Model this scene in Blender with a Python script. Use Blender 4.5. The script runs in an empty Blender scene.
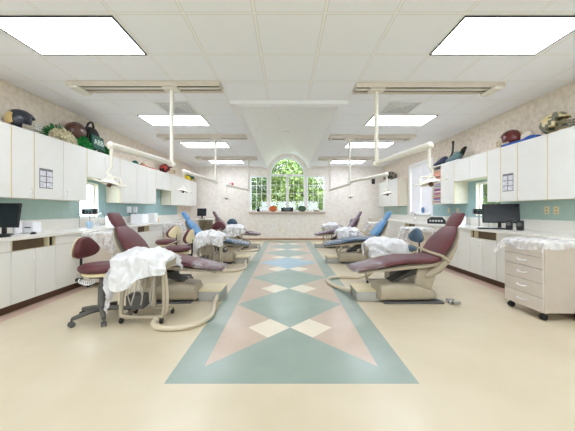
import bpy, bmesh, math, random
from mathutils import Vector, Matrix, noise
random.seed(7)
PI = math.pi
SC = bpy.context.scene
COL = SC.collection
F = 272.0            # focal length in pixels for a 575 px wide frame
CAMZ = 1.24
# ------------------------------------------------------------ camera
cd = bpy.data.cameras.new('camera'); cam = bpy.data.objects.new('camera', cd); COL.objects.link(cam)
cam.location = (0, 0, CAMZ); cam.rotation_euler = (PI/2, 0, 0)
cd.sensor_width = 36; cd.sensor_fit = 'HORIZONTAL'; cd.lens = F/575*36
cd.shift_x = 1.0/575; cd.shift_y = -5.1/575; cd.clip_end = 200; cd.clip_start = 0.05
SC.camera = cam
# ------------------------------------------------------------ world, sun, exposure
w = bpy.data.worlds.new('World'); SC.world = w; w.use_nodes = True
nt = w.node_tree; nt.nodes.clear()
bg = nt.nodes.new('ShaderNodeBackground'); wo = nt.nodes.new('ShaderNodeOutputWorld')
bg.inputs[0].default_value = (0.82, 0.93, 1.05, 1); bg.inputs[1].default_value = 8.0
nt.links.new(bg.outputs[0], wo.inputs[0])
sd = bpy.data.lights.new('sun', 'SUN'); sun = bpy.data.objects.new('sun', sd); COL.objects.link(sun)
sun.rotation_euler = (math.radians(42), 0, 0); sd.energy = 2.0; sd.angle = 0.02; sd.color = (1, .95, .85)
LAMP = 9.0          # ceiling panel emission
SC.view_settings.view_transform = 'Standard'; SC.view_settings.look = 'None'
SC.view_settings.gamma = 1; SC.view_settings.exposure = 0.34; SC.view_settings.use_curve_mapping = False
try:
    SC.cycles.use_denoising = True
    SC.cycles.max_bounces = 10; SC.cycles.diffuse_bounces = 6; SC.cycles.transparent_max_bounces = 16
    SC.cycles.sample_clamp_indirect = 6; SC.cycles.caustics_reflective = False; SC.cycles.caustics_refractive = False
except Exception: pass

# ------------------------------------------------------------ materials
def lin(c):
    return tuple((x/255/12.92 if x/255 <= .04045 else ((x/255+.055)/1.055)**2.4) for x in c) + (1,)
MATS = {}
def mat(name, rgb, rough=.5, metal=0, rgb2=None, nscale=8, bump=0, bscale=30, coat=0, emis=0, alpha=None, detail=4, lo=.35, hi=.65):
    if name in MATS: return MATS[name]
    m = bpy.data.materials.new(name); m.use_nodes = True; t = m.node_tree; N = t.nodes; L = t.links
    b = N['Principled BSDF']; out = N['Material Output']
    b.inputs['Base Color'].default_value = lin(rgb); b.inputs['Roughness'].default_value = rough
    b.inputs['Metallic'].default_value = metal
    if coat: b.inputs['Coat Weight'].default_value = coat; b.inputs['Coat Roughness'].default_value = .15
    tc = N.new('ShaderNodeTexCoord')
    if rgb2 is None: rgb2 = tuple(max(0, c-4) for c in rgb)
    n = N.new('ShaderNodeTexNoise'); n.inputs['Scale'].default_value = nscale; n.inputs['Detail'].default_value = detail
    L.new(tc.outputs['Object'], n.inputs['Vector'])
    r = N.new('ShaderNodeMapRange'); r.inputs[1].default_value = lo; r.inputs[2].default_value = hi
    L.new(n.outputs['Fac'], r.inputs[0])
    mx = N.new('ShaderNodeMix'); mx.data_type = 'RGBA'
    mx.inputs[6].default_value = lin(rgb); mx.inputs[7].default_value = lin(rgb2)
    L.new(r.outputs[0], mx.inputs[0]); L.new(mx.outputs[2], b.inputs['Base Color'])
    if bump:
        n2 = N.new('ShaderNodeTexNoise'); n2.inputs['Scale'].default_value = bscale; n2.inputs['Detail'].default_value = 6
        L.new(tc.outputs['Object'], n2.inputs['Vector'])
        bp = N.new('ShaderNodeBump'); bp.inputs['Strength'].default_value = bump; bp.inputs['Distance'].default_value = .02
        L.new(n2.outputs['Fac'], bp.inputs['Height']); L.new(bp.outputs[0], b.inputs['Normal'])
    if emis:
        b.inputs['Emission Color'].default_value = (.90, .95, 1.08, 1); b.inputs['Emission Strength'].default_value = emis
    if alpha is not None:
        tr = N.new('ShaderNodeBsdfTransparent'); ms = N.new('ShaderNodeMixShader')
        # folds catch more light than flat film
        n3 = N.new('ShaderNodeTexNoise'); n3.inputs['Scale'].default_value = 6; n3.inputs['Detail'].default_value = 3; n3.inputs['Distortion'].default_value = 1.2
        L.new(tc.outputs['Object'], n3.inputs['Vector'])
        rr = N.new('ShaderNodeMapRange'); rr.inputs[1].default_value = .42; rr.inputs[2].default_value = .62
        rr.inputs[3].default_value = alpha-.10; rr.inputs[4].default_value = min(1, alpha+.12)
        L.new(n3.outputs['Fac'], rr.inputs[0]); L.new(rr.outputs[0], ms.inputs[0])
        L.new(tr.outputs[0], ms.inputs[1]); L.new(b.outputs[0], ms.inputs[2]); L.new(ms.outputs[0], out.inputs[0])
    MATS[name] = m; return m

def ceiling_mat():
    m = bpy.data.materials.new('ceiling_tile'); m.use_nodes = True; t = m.node_tree; N = t.nodes; L = t.links
    b = N['Principled BSDF']; b.inputs['Roughness'].default_value = .9
    tc = N.new('ShaderNodeTexCoord'); sp = N.new('ShaderNodeSeparateXYZ'); L.new(tc.outputs['Object'], sp.inputs[0])
    outs = []
    for ax, off in ((0, .36+66), (1, 3.2+66.7-.0)):
        a = N.new('ShaderNodeMath'); a.operation = 'ADD'; L.new(sp.outputs[ax], a.inputs[0]); a.inputs[1].default_value = (66-.36+.33) if ax == 0 else (66.7-3.2+.3335)
        d = N.new('ShaderNodeMath'); d.operation = 'DIVIDE'; L.new(a.outputs[0], d.inputs[0]); d.inputs[1].default_value = .66 if ax == 0 else .667
        fr = N.new('ShaderNodeMath'); fr.operation = 'FRACT'; L.new(d.outputs[0], fr.inputs[0])
        s = N.new('ShaderNodeMath'); s.operation = 'SUBTRACT'; L.new(fr.outputs[0], s.inputs[0]); s.inputs[1].default_value = .5
        ab = N.new('ShaderNodeMath'); ab.operation = 'ABSOLUTE'; L.new(s.outputs[0], ab.inputs[0])
        outs.append(ab)
    mn = N.new('ShaderNodeMath'); mn.operation = 'MINIMUM'; L.new(outs[0].outputs[0], mn.inputs[0]); L.new(outs[1].outputs[0], mn.inputs[1])
    lt = N.new('ShaderNodeMath'); lt.operation = 'LESS_THAN'; L.new(mn.outputs[0], lt.inputs[0]); lt.inputs[1].default_value = .018
    ed = N.new('ShaderNodeMath'); ed.operation = 'LESS_THAN'; L.new(mn.outputs[0], ed.inputs[0]); ed.inputs[1].default_value = .027
    nz = N.new('ShaderNodeTexNoise'); nz.inputs['Scale'].default_value = 60; nz.inputs['Detail'].default_value = 3; L.new(tc.outputs['Object'], nz.inputs['Vector'])
    m0 = N.new('ShaderNodeMix'); m0.data_type = 'RGBA'; L.new(nz.outputs['Fac'], m0.inputs[0]); m0.inputs[6].default_value = lin((246, 248, 254)); m0.inputs[7].default_value = lin((249, 250, 255))
    m1 = N.new('ShaderNodeMix'); m1.data_type = 'RGBA'; L.new(ed.outputs[0], m1.inputs[0]); L.new(m0.outputs[2], m1.inputs[6]); m1.inputs[7].default_value = lin((222, 222, 224))
    m2 = N.new('ShaderNodeMix'); m2.data_type = 'RGBA'; L.new(lt.outputs[0], m2.inputs[0]); L.new(m1.outputs[2], m2.inputs[6]); m2.inputs[7].default_value = lin((250, 250, 250))
    L.new(m2.outputs[2], b.inputs['Base Color'])
    return m
M_CEIL = ceiling_mat()
M_WHITE = mat('white_paint', (248, 248, 252), .6)
M_VAULT = mat('vault_plaster', (255, 255, 255), .7)
M_PAPER = mat('wallpaper', (240, 229, 216), .85, rgb2=(218, 205, 188), nscale=14, detail=8, lo=.3, hi=.7)
M_PAPERF = mat('wallpaper_end', (243, 238, 230), .85, rgb2=(233, 226, 217), nscale=9, detail=8)
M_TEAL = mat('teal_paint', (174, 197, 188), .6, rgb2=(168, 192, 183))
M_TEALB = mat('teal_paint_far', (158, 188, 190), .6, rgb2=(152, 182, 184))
M_FLOOR = mat('cream_vinyl', (216, 203, 178), .38, rgb2=(210, 197, 169), nscale=2.2, coat=.22, detail=6)
M_FTEAL = mat('teal_vinyl', (152, 167, 156), .36, rgb2=(144, 160, 149), nscale=3, coat=.22)
M_FREFL = mat('teal_vinyl_reflection', (160, 188, 202), .36, rgb2=(150, 180, 198), nscale=3, coat=.22)  # teal vinyl tinted blue, the window's reflection painted into the colour
M_FPINK = mat('pink_vinyl', (199, 179, 160), .38, rgb2=(193, 172, 153), nscale=4, coat=.22)
M_FCREAM = mat('cream_inlay_vinyl', (230, 220, 200), .38, coat=.22)
M_STRIP = mat('taupe_vinyl', (196, 168, 152), .45)
M_TOE = mat('brown_toe_kick', (92, 68, 50), .6)
M_BASEB = mat('brown_baseboard', (176, 142, 112), .6)
M_LAM = mat('white_laminate', (230, 229, 224), .38, rgb2=(226, 225, 218), nscale=3)
M_CARC = mat('almond_laminate', (216, 202, 168), .5)
M_CARCS = mat('cream_end_panel', (228, 222, 204), .45)
M_CTOP = mat('countertop_laminate', (234, 231, 224), .3, rgb2=(226, 222, 213), nscale=40)
M_TRIMW = mat('white_window_trim', (243, 243, 243), .4)
M_BEIGE = mat('beige_plastic', (176, 164, 143), .38, rgb2=(170, 158, 137))
M_TRACK = mat('taupe_track', (222, 212, 200), .45)
M_TRACKD = mat('dark_slot', (60, 56, 50), .6)
M_ENAM = mat('cream_enamel', (232, 228, 216), .3, coat=.2)
M_BURG = mat('burgundy_vinyl', (100, 50, 53), .48, rgb2=(88, 42, 46), nscale=6, bump=.12, bscale=25)
M_BLUE = mat('blue_vinyl_upholstery', (80, 138, 186), .38, rgb2=(66, 122, 172), nscale=6, bump=.15, bscale=25, coat=.2)
M_SLATE = mat('slate_blue_vinyl', (84, 108, 130), .4, rgb2=(72, 96, 118), nscale=6, coat=.2)
M_PURP = mat('mauve_vinyl', (108, 76, 100), .4, rgb2=(90, 62, 86), nscale=6, coat=.2)
M_BLACK = mat('black_plastic', (22, 22, 24), .45)
M_SCREEN = mat('screen_black', (26, 30, 38), .22)
M_GREY = mat('grey_metal', (100, 98, 94), .45, metal=.2)
M_DGREY = mat('dark_grey_plate', (92, 90, 88), .5)
M_CHROME = mat('chrome', (215, 215, 215), .18, metal=1)
M_STEEL = mat('brushed_steel', (178, 178, 174), .35, metal=.7)
M_CREAM = mat('cream_plastic', (232, 218, 178), .45)
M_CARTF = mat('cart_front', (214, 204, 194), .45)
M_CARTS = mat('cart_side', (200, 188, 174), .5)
M_FILM = mat('clear_plastic_film', (250, 250, 252), .5, bump=.1, bscale=14, alpha=.40)
M_BAG = mat('white_plastic_bag', (240, 240, 242), .28, bump=.4, bscale=12, alpha=.92)
M_FOOTF = mat('clear_foot_sleeve', (235, 235, 240), .3, bump=.05, bscale=10, alpha=.2)
M_LAMP = mat('lit_diffuser', (255, 255, 255), .5, emis=LAMP)
M_LAMPF = mat('dark_lamp_frame', (58, 56, 55), .6)
M_BROWN = mat('brown_lens', (90, 60, 40), .3)
M_VENT = mat('vent_grey', (226, 226, 228), .6)

# ------------------------------------------------------------ mesh builder
class MB:
    def __init__(s): s.v = []; s.f = []; s.mi = []; s.cur = 0
    def add(s, vs, fs):
        o = len(s.v); s.v += [tuple(v) for v in vs]
        for f in fs: s.f.append(tuple(i+o for i in f)); s.mi.append(s.cur)
        return s
    def box(s, x0, x1, y0, y1, z0, z1):
        if x0 > x1: x0, x1 = x1, x0
        if y0 > y1: y0, y1 = y1, y0
        if z0 > z1: z0, z1 = z1, z0
        return s.add([(x0,y0,z0),(x1,y0,z0),(x1,y1,z0),(x0,y1,z0),(x0,y0,z1),(x1,y0,z1),(x1,y1,z1),(x0,y1,z1)],
              [(3,2,1,0),(4,5,6,7),(0,1,5,4),(1,2,6,5),(2,3,7,6),(3,0,4,7)])
    def cbox(s, c, d, M=None):
        hx, hy, hz = d[0]/2, d[1]/2, d[2]/2
        vs = [Vector(p) for p in [(-hx,-hy,-hz),(hx,-hy,-hz),(hx,hy,-hz),(-hx,hy,-hz),(-hx,-hy,hz),(hx,-hy,hz),(hx,hy,hz),(-hx,hy,hz)]]
        if M is not None: vs = [M @ v for v in vs]
        c = Vector(c)
        return s.add([v+c for v in vs], [(3,2,1,0),(4,5,6,7),(0,1,5,4),(1,2,6,5),(2,3,7,6),(3,0,4,7)])
    def rings(s, rs, cap=True, closed=True):
        n = len(rs[0]); vs = [p for r in rs for p in r]; fs = []
        for i in range(len(rs)-1):
            for j in range(n if closed else n-1):
                k = (j+1) % n
                fs.append((i*n+j, i*n+k, (i+1)*n+k, (i+1)*n+j))
        if cap: fs.append(tuple(range(n-1, -1, -1))); fs.append(tuple((len(rs)-1)*n+j for j in range(n)))
        return s.add(vs, fs)
    def tube(s, pts, r, n=10, smooth=0, cap=True):
        P = [Vector(p) for p in pts]
        if smooth: P = catmull(P, smooth)
        R = r if isinstance(r, (list, tuple)) else None
        rs = []; up = None
        for i, p in enumerate(P):
            t = (P[min(i+1, len(P)-1)] - P[max(i-1, 0)]).normalized()
            if up is None:
                up = Vector((0,0,1)) if abs(t.z) < .9 else Vector((1,0,0))
            a = t.cross(up).normalized(); up = a.cross(t).normalized()
            rr = (R[0] + (R[1]-R[0])*i/(len(P)-1)) if R else r
            rs.append([p + a*math.cos(2*PI*k/n)*rr + up*math.sin(2*PI*k/n)*rr for k in range(n)])
        return s.rings(rs, cap)
    def lathe(s, prof, c=(0,0,0), n=20, sy=1.0, M=None):
        c = Vector(c); rs = []
        for r, z in prof:
            ring = []
            for k in range(n):
                v = Vector((r*math.cos(2*PI*k/n), r*sy*math.sin(2*PI*k/n), z))
                if M is not None: v = M @ v
                ring.append(v+c)
            rs.append(ring)
        return s.rings(rs, True)
    def ell(s, c, d, n=16, m=10, M=None):
        pr = []
        for i in range(m+1):
            a = -PI/2 + PI*i/m
            pr.append((max(.001, math.cos(a)), math.sin(a)))
        c = Vector(c); rs = []
        for r, z in pr:
            ring = []
            for k in range(n):
                v = Vector((r*math.cos(2*PI*k/n)*d[0], r*math.sin(2*PI*k/n)*d[1], z*d[2]))
                if M is not None: v = M @ v
                ring.append(v+c)
            rs.append(ring)
        return s.rings(rs, True)
    def prism_y(s, prof, y0, y1):   # closed profile of (x, z)
        a = [(x, y0, z) for x, z in prof]; b = [(x, y1, z) for x, z in prof]
        n = len(prof); fs = [tuple(range(n)), tuple(range(2*n-1, n-1, -1))]
        for i in range(n): j = (i+1) % n; fs.append((j, i, n+i, n+j))
        return s.add(a+b, fs)
    def cushion(s, st, n=20, e=3.2):
        """st: (x, z, width, thickness) along a path in the xz plane; rounded slab"""
        P = [Vector((a[0], 0, a[1])) for a in st]; rs = []
        full = []
        for i, a in enumerate(st):
            t = (P[min(i+1, len(P)-1)] - P[max(i-1, 0)]).normalized()
            nrm = Vector((-t.z, 0, t.x))
            full.append((P[i], t, nrm, a[2], a[3]))
        seq = []
        p, t, nn, wd, th = full[0]
        for q in (1.0, .7, .3): seq.append((p - t*th*.45*math.sin(q*PI/2), nn, wd - th*.9*(1-math.cos(q*PI/2)), th*max(.08, math.cos(q*PI/2))))
        seq += [(f[0], f[2], f[3], f[4]) for f in full]
        p, t, nn, wd, th = full[-1]
        for q in (.3, .7, 1.0): seq.append((p + t*th*.45*math.sin(q*PI/2), nn, wd - th*.9*(1-math.cos(q*PI/2)), th*max(.08, math.cos(q*PI/2))))
        for p, nn, wd, th in seq:
            ring = []
            for k in range(n):
                a = 2*PI*k/n; ca, sa = math.cos(a), math.sin(a)
                u = abs(ca)**(2/e)*(1 if ca >= 0 else -1)*wd/2; v = abs(sa)**(2/e)*(1 if sa >= 0 else -1)*th/2
                ring.append(p + Vector((0, u, 0)) + nn*v)
            rs.append(ring)
        return s.rings(rs, True)

def catmull(P, k):
    out = []
    for i in range(len(P)-1):
        p0 = P[max(i-1, 0)]; p1 = P[i]; p2 = P[i+1]; p3 = P[min(i+2, len(P)-1)]
        for j in range(k):
            t = j/k
            out.append(.5*((2*p1) + (p2-p0)*t + (2*p0-5*p1+4*p2-p3)*t*t + (3*p1-p0-3*p2+p3)*t**3))
    out.append(P[-1]); return out

def wloc(o):
    v = Vector((0,0,0))
    while o: v += o.location; o = o.parent
    return v
def obj(name, mb, m, parent=None, world=False, bevel=0, smooth=True, seg=2, **tags):
    me = bpy.data.meshes.new(name)
    vs = mb.v
    if world and parent: off = wloc(parent); vs = [(v[0]-off.x, v[1]-off.y, v[2]-off.z) for v in vs]
    me.from_pydata(vs, [], mb.f)
    for mm in (m if isinstance(m, (list, tuple)) else [m]): me.materials.append(mm)
    for p, i in zip(me.polygons, mb.mi): p.material_index = i
    bm = bmesh.new(); bm.from_mesh(me); bmesh.ops.recalc_face_normals(bm, faces=bm.faces); bm.to_mesh(me); bm.free()
    if smooth:
        for p in me.polygons: p.use_smooth = True
        me.set_sharp_from_angle(angle=math.radians(38))
    o = bpy.data.objects.new(name, me); COL.objects.link(o)
    if parent: o.parent = parent
    if bevel:
        b = o.modifiers.new('bevel', 'BEVEL'); b.width = bevel; b.segments = seg; b.limit_method = 'ANGLE'; b.angle_limit = math.radians(40)
        b.harden_normals = False
    for k, v in tags.items(): o[k] = v
    return o
def tag(o, label, cat, group=None, kind=None):
    o['label'] = label; o['category'] = cat
    if group: o['group'] = group
    if kind: o['kind'] = kind
    return o
def thing(name, label, cat, loc=(0,0,0), rot=0, group=None):
    o = bpy.data.objects.new(name, None); COL.objects.link(o); o.empty_display_size = .1
    o.location = loc; o.rotation_euler = (0, 0, rot); return tag(o, label, cat, group)
def struct(name, mb, m, parent=None, **k):
    o = obj(name, mb, m, parent, **k)
    if not parent: o['kind'] = 'structure'
    return o
def sempty(name, loc=(0,0,0)):
    o = bpy.data.objects.new(name, None); COL.objects.link(o); o.location = loc; o['kind'] = 'structure'; return o
def copy_tree(o, parent=None):
    c = o.copy(); COL.objects.link(c)
    if parent: c.parent = parent
    for ch in list(o.children): copy_tree(ch, c)
    return c
def dup(o, label, loc, rot=0, group=None):
    c = copy_tree(o); c.location = loc; c.rotation_euler = (0, 0, rot); c['label'] = label
    if group: c['group'] = group
    return c

# ------------------------------------------------------------ room constants
XL, XR, YF, YB, ZC = -4.0, 4.09, 11.4, -2.6, 3.075
CX = .037
# ---- floor (inlaid vinyl, one mesh)
fl = MB()
def rect(x0, x1, y0, y1, mi): fl.cur = mi; fl.add([(x0,y0,0),(x1,y0,0),(x1,y1,0),(x0,y1,0)], [(0,1,2,3)])
def poly(pts, mi): fl.cur = mi; fl.add([(p[0], p[1], 0) for p in pts], [tuple(range(len(pts)))])
PX0, PX1, PY0, PY1 = CX-.915, CX+.915, 1.945, 11.02
rect(XL-.2, XL+.835, YB, YF+.1, 4); rect(XR-.835, XR+.2, YB, YF+.1, 4)      # taupe strips under the cabinets
rect(XL+.835, PX0, YB, YF+.1, 0); rect(PX1, XR-.835, YB, YF+.1, 0)
rect(PX0, PX1, YB, PY0, 0); rect(PX0, PX1, PY1, YF+.1, 0)
HI = .69; Y0 = 2.16; PER = 1.44
rect(PX0, CX-HI, PY0, PY1, 1); rect(CX+HI, PX1, PY0, PY1, 1)
rect(CX-HI, CX+HI, PY0, Y0, 1); rect(CX-HI, CX+HI, Y0+6*PER, PY1, 1)
for k in range(6):
    ya = Y0+k*PER; yb = ya+PER; ym = (ya+yb)/2; sl = .72/HI
    tm = 5 if k == 3 else 1; tm0 = 5 if k == 4 else 1
    # teal: lower half diamond from the previous row and upper half towards the next row
    poly([(CX-HI, ya), (CX+HI, ya), (CX, ym)], 5 if k == 3 else 1)  # a single diamond carries the painted blue window reflection
    poly([(CX-HI, yb), (CX, ym), (CX+HI, yb)], 5 if k == 2 else 1)
    for s in (-1, 1):
        e = CX+s*HI; a = .22
        pl = [(CX, ym), (CX+s*a, ym-a*sl), (CX+s*2*a, ym), (CX+s*a, ym+a*sl)]
        poly(pl, 3)
        poly([(e, ya), (e, ym), (CX+s*2*a, ym), (CX+s*a, ym-a*sl)], 2)
        poly([(e, ym), (e, yb), (CX+s*a, ym+a*sl), (CX+s*2*a, ym)], 2)
fo = struct('floor', fl, [M_FLOOR, M_FTEAL, M_FPINK, M_FCREAM, M_STRIP, M_FREFL], smooth=False)
for p in fo.data.polygons:
    if p.normal.z < 0: p.flip()

# ---- ceiling with the opening of the vault
VX0, VX1, VY0 = CX-.86, CX+.86, 4.64
c = MB()
def crect(x0, x1, y0, y1): c.box(x0, x1, y0, y1, ZC, ZC+.05)
crect(XL-.2, VX0, YB, YF+.2); crect(VX1, XR+.2, YB, YF+.2); crect(VX0, VX1, YB, VY0)
struct('ceiling', c, M_CEIL, smooth=False)
# vault
ZS = 3.01; HALF = .84; RISE = .60; RV = (HALF**2+RISE**2)/(2*RISE); CZ = ZS+RISE-RV
v = MB(); prof = []
a0 = math.asin(HALF/RV)
for i in range(25):
    a = -a0 + 2*a0*i/24; prof.append((CX+RV*math.sin(a), CZ+RV*math.cos(a)))
v.rings([[(x, y, z) for x, z in prof] for y in (VY0, YF+.02)], cap=False, closed=False)
v.add([(x, VY0, z) for x, z in prof], [tuple(range(25))])
v.rings([[(x, y, z+.05) for x, z in prof] for y in (VY0-.02, YF+.1)], cap=False, closed=False)
struct('ceiling_vault', v, M_VAULT)
t = MB(); TX0, TX1 = CX-.985, CX+.985
t.box(TX0, CX-HALF, 4.53, YF, ZS, ZC+.01); t.box(CX+HALF, TX1, 4.53, YF, ZS, ZC+.01); t.box(CX-HALF, CX+HALF, 4.53, VY0+.02, ZS, ZC+.01)
struct('trim_1', t, M_WHITE, smooth=False, bevel=.006)

# ---- walls
def side_wall(name, x, thick, ys, zs, holes, teal):
    m = MB(); s = 1 if thick > 0 else -1
    for a in range(len(ys)-1):
        for b in range(len(zs)-1):
            y0, y1, z0, z1 = ys[a], ys[a+1], zs[b], zs[b+1]; ym, zm = (y0+y1)/2, (z0+z1)/2
            if any(h[0] < ym < h[1] and h[2] < zm < h[3] for h in holes): continue
            m.cur = teal(ym, zm)
            m.add([(x,y0,z0),(x,y1,z0),(x,y1,z1),(x,y0,z1)], [(0,1,2,3)])
            m.cur = 0
            m.add([(x+thick,y0,z0),(x+thick,y1,z0),(x+thick,y1,z1),(x+thick,y0,z1)], [(3,2,1,0)])
    for h in holes:
        y0, y1, z0, z1 = h; m.cur = 3
        for q in ([(x,y0,z0),(x+thick,y0,z0),(x+thick,y0,z1),(x,y0,z1)], [(x,y1,z0),(x+thick,y1,z0),(x+thick,y1,z1),(x,y1,z1)],
                  [(x,y0,z0),(x+thick,y0,z0),(x+thick,y1,z0),(x,y1,z0)], [(x,y0,z1),(x+thick,y0,z1),(x+thick,y1,z1),(x,y1,z1)]):
            m.add(q, [(0,1,2,3)])
    me = obj(name, m, [M_PAPER, M_TEAL, M_TEALB, M_CARCS], smooth=False); me['kind'] = 'structure'; return me
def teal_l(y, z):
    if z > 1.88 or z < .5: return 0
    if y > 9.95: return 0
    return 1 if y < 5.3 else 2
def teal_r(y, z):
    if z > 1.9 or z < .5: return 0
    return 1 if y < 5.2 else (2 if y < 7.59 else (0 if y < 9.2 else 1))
LH = [(5.27, 5.78, 1.10, 1.80)]
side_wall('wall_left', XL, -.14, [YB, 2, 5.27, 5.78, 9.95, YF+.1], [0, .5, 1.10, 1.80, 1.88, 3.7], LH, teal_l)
RH = [(5.2, 5.87, 1.12, 1.83), (7.66, 8.96, 1.16, 2.64)]
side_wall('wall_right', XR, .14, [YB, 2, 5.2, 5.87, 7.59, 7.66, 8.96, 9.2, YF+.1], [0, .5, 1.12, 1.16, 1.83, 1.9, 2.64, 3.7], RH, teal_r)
bw = MB()
for q in ((XL-.2, -2.9, 0, 3.2), (2.98, XR+.2, 0, 3.2), (-2.9, 2.98, 0, .9), (-2.9, 2.98, 2.1, 3.2), (-1.0, -.85, .9, 2.1), (.93, 1.08, .9, 2.1)): bw.box(q[0], q[1], YB-.1, YB, q[2], q[3])
struct('wall_back', bw, M_PAPER, smooth=False)
for n_, (xa, xb) in enumerate(((-2.9, -1.0), (-.85, .93), (1.08, 2.98))):  # unseen windows behind the camera, added to fill the room with daylight
    m = MB(); t_ = .05
    m.box(xa, xa+t_, YB-.08, YB-.02, .9, 2.1); m.box(xb-t_, xb, YB-.08, YB-.02, .9, 2.1); m.box(xa+t_, xb-t_, YB-.08, YB-.02, .9, .95); m.box(xa+t_, xb-t_, YB-.08, YB-.02, 2.05, 2.1)
    struct('window_%d' % (9+n_), m, M_TRIMW, smooth=False)

# far wall with side windows and arched centre window
WZ0, WZT = 1.19, 2.68
SPR = 2.70; AR = .745      # arch spring height and outer radius
sideL = (-1.53, -.775); sideR = (.85, 1.60)
cen = (CX-AR, CX+AR)
fw = MB()
def fq(x0, x1, z0, z1, z0b=None, z1b=None):
    z0b = z0 if z0b is None else z0b; z1b = z1 if z1b is None else z1b
    fw.add([(x0,YF,z0),(x1,YF,z0b),(x1,YF,z1b),(x0,YF,z1)], [(0,1,2,3)])
fq(XL-.2, sideL[0], 0, 3.75); fq(sideL[0], sideL[1], 0, WZ0); fq(sideL[0], sideL[1], WZT, 3.75)
fq(sideL[1], cen[0], 0, 3.75); fq(cen[0], cen[1], 0, WZ0)
NA = 32
for i in range(NA):
    a1 = PI - PI*i/NA; a2 = PI - PI*(i+1)/NA
    xa, xb = CX+AR*math.cos(a1), CX+AR*math.cos(a2)
    za, zb = SPR+AR*math.sin(a1), SPR+AR*math.sin(a2)
    fq(xa, xb, za, 3.75, zb, 3.75)
    fw.add([(xa,YF,za),(xb,YF,zb),(xb,YF+.16,zb),(xa,YF+.16,za)], [(0,1,2,3)])
fq(cen[1], sideR[0], 0, 3.75); fq(sideR[0], sideR[1], 0, WZ0); fq(sideR[0], sideR[1], WZT, 3.75); fq(sideR[1], XR+.2, 0, 3.75)
def rev(x0, x1, z0, z1, top=True):
    for q in ([(x0,YF,z0),(x0,YF+.16,z0),(x0,YF+.16,z1),(x0,YF,z1)], [(x1,YF,z0),(x1,YF+.16,z0),(x1,YF+.16,z1),(x1,YF,z1)], [(x0,YF,z0),(x1,YF,z0),(x1,YF+.16,z0),(x0,YF+.16,z0)]):
        fw.add(q, [(0,1,2,3)])
    if top: fw.add([(x0,YF,z1),(x1,YF,z1),(x1,YF+.16,z1),(x0,YF+.16,z1)], [(0,1,2,3)])
rev(*sideL, WZ0, WZT); rev(*sideR, WZ0, WZT); rev(*cen, WZ0, SPR, False)
struct('wall_far', fw, M_PAPERF, smooth=False)
b = MB(); b.box(-3.3, 3.38, YF-.018, YF, 0, .07); struct('baseboard_far', b, M_BASEB, smooth=False)

# windows
M_GLASS = bpy.data.materials.new('window_glass'); M_GLASS.use_nodes = True
_t = M_GLASS.node_tree; _t.nodes.clear(); _o = _t.nodes.new('ShaderNodeOutputMaterial'); _m = _t.nodes.new('ShaderNodeMixShader')
_a = _t.nodes.new('ShaderNodeBsdfTransparent'); _g = _t.nodes.new('ShaderNodeBsdfGlossy'); _g.inputs['Roughness'].default_value = .05
_m.inputs[0].default_value = .06; _t.links.new(_a.outputs[0], _m.inputs[1]); _t.links.new(_g.outputs[0], _m.inputs[2]); _t.links.new(_m.outputs[0], _o.inputs[0])
def frame_xz(m, x0, x1, z0, z1, y0, y1, t):
    m.box(x0, x0+t, y0, y1, z0, z1); m.box(x1-t, x1, y0, y1, z0, z1); m.box(x0+t, x1-t, y0, y1, z0, z0+t); m.box(x0+t, x1-t, y0, y1, z1-t, z1)
def far_sash(n, x0, x1, z0, z1, cols, rows, t=.055):
    e = sempty('window_%d' % n, ((x0+x1)/2, YF+.05, z0))
    m = MB(); frame_xz(m, x0, x1, z0, z1, YF-.015, YF+.09, t); obj('window_frame', m, M_TRIMW, e, True, bevel=.005, smooth=False)
    g = MB()
    for i in range(1, cols): x = x0+t+(x1-x0-2*t)*i/cols; g.box(x-.009, x+.009, YF+.035, YF+.06, z0+t, z1-t)
    for i in range(1, rows): z = z0+t+(z1-z0-2*t)*i/rows; g.box(x0+t, x1-t, YF+.037, YF+.058, z-.009, z+.009)
    obj('muntin', g, M_TRIMW, e, True, smooth=False)
    p = MB(); p.box(x0+t-.01, x1-t+.01, YF+.045, YF+.049, z0+t-.01, z1-t+.01); obj('glass_pane', p, M_GLASS, e, True, smooth=False)
far_sash(1, *sideL, WZ0, WZT, 3, 4)
far_sash(2, cen[0], CX, WZ0, SPR+.03, 3, 4, .06); far_sash(3, CX, cen[1], WZ0, SPR+.03, 3, 4, .06)
far_sash(4, *sideR, WZ0, WZT, 3, 4)
e = sempty('window_5', (CX, YF+.05, SPR))
m = MB(); rs = []
for i in range(NA+1):
    a = PI*i/NA; ca, sa = math.cos(a), math.sin(a)
    rs.append([(CX+r*ca, y, SPR+.03+r*sa) for r, y in ((AR+.005, YF-.02), (AR+.005, YF+.09), (AR-.075, YF+.09), (AR-.075, YF-.02))])
m.rings(rs, True); obj('window_frame', m, M_TRIMW, e, True)
g = MB(); g.box(cen[0], cen[1], YF-.02, YF+.09, SPR+.0, SPR+.06); obj('transom_bar', g, M_TRIMW, e, True, smooth=False)
g = MB()
for k in range(1, 6):
    a = PI*k/6; g.tube([(CX+.25*math.cos(a), YF+.05, SPR+.05+.25*math.sin(a)), (CX+.68*math.cos(a), YF+.05, SPR+.05+.68*math.sin(a))], .010, 6)
g.tube([(CX+.25*math.cos(PI*k/16), YF+.05, SPR+.05+.25*math.sin(PI*k/16)) for k in range(17)], .010, 6)
g.tube([(CX+.48*math.cos(PI*k/16), YF+.05, SPR+.05+.48*math.sin(PI*k/16)) for k in range(17)], .008, 6)
obj('muntin', g, M_TRIMW, e, True)
g = MB(); g.add([(CX+.68*math.cos(PI*k/24), YF+.047, SPR+.04+.68*math.sin(PI*k/24)) for k in range(25)], [tuple(range(25))]); obj('glass_pane', g, M_GLASS, e, True, smooth=False)
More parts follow.
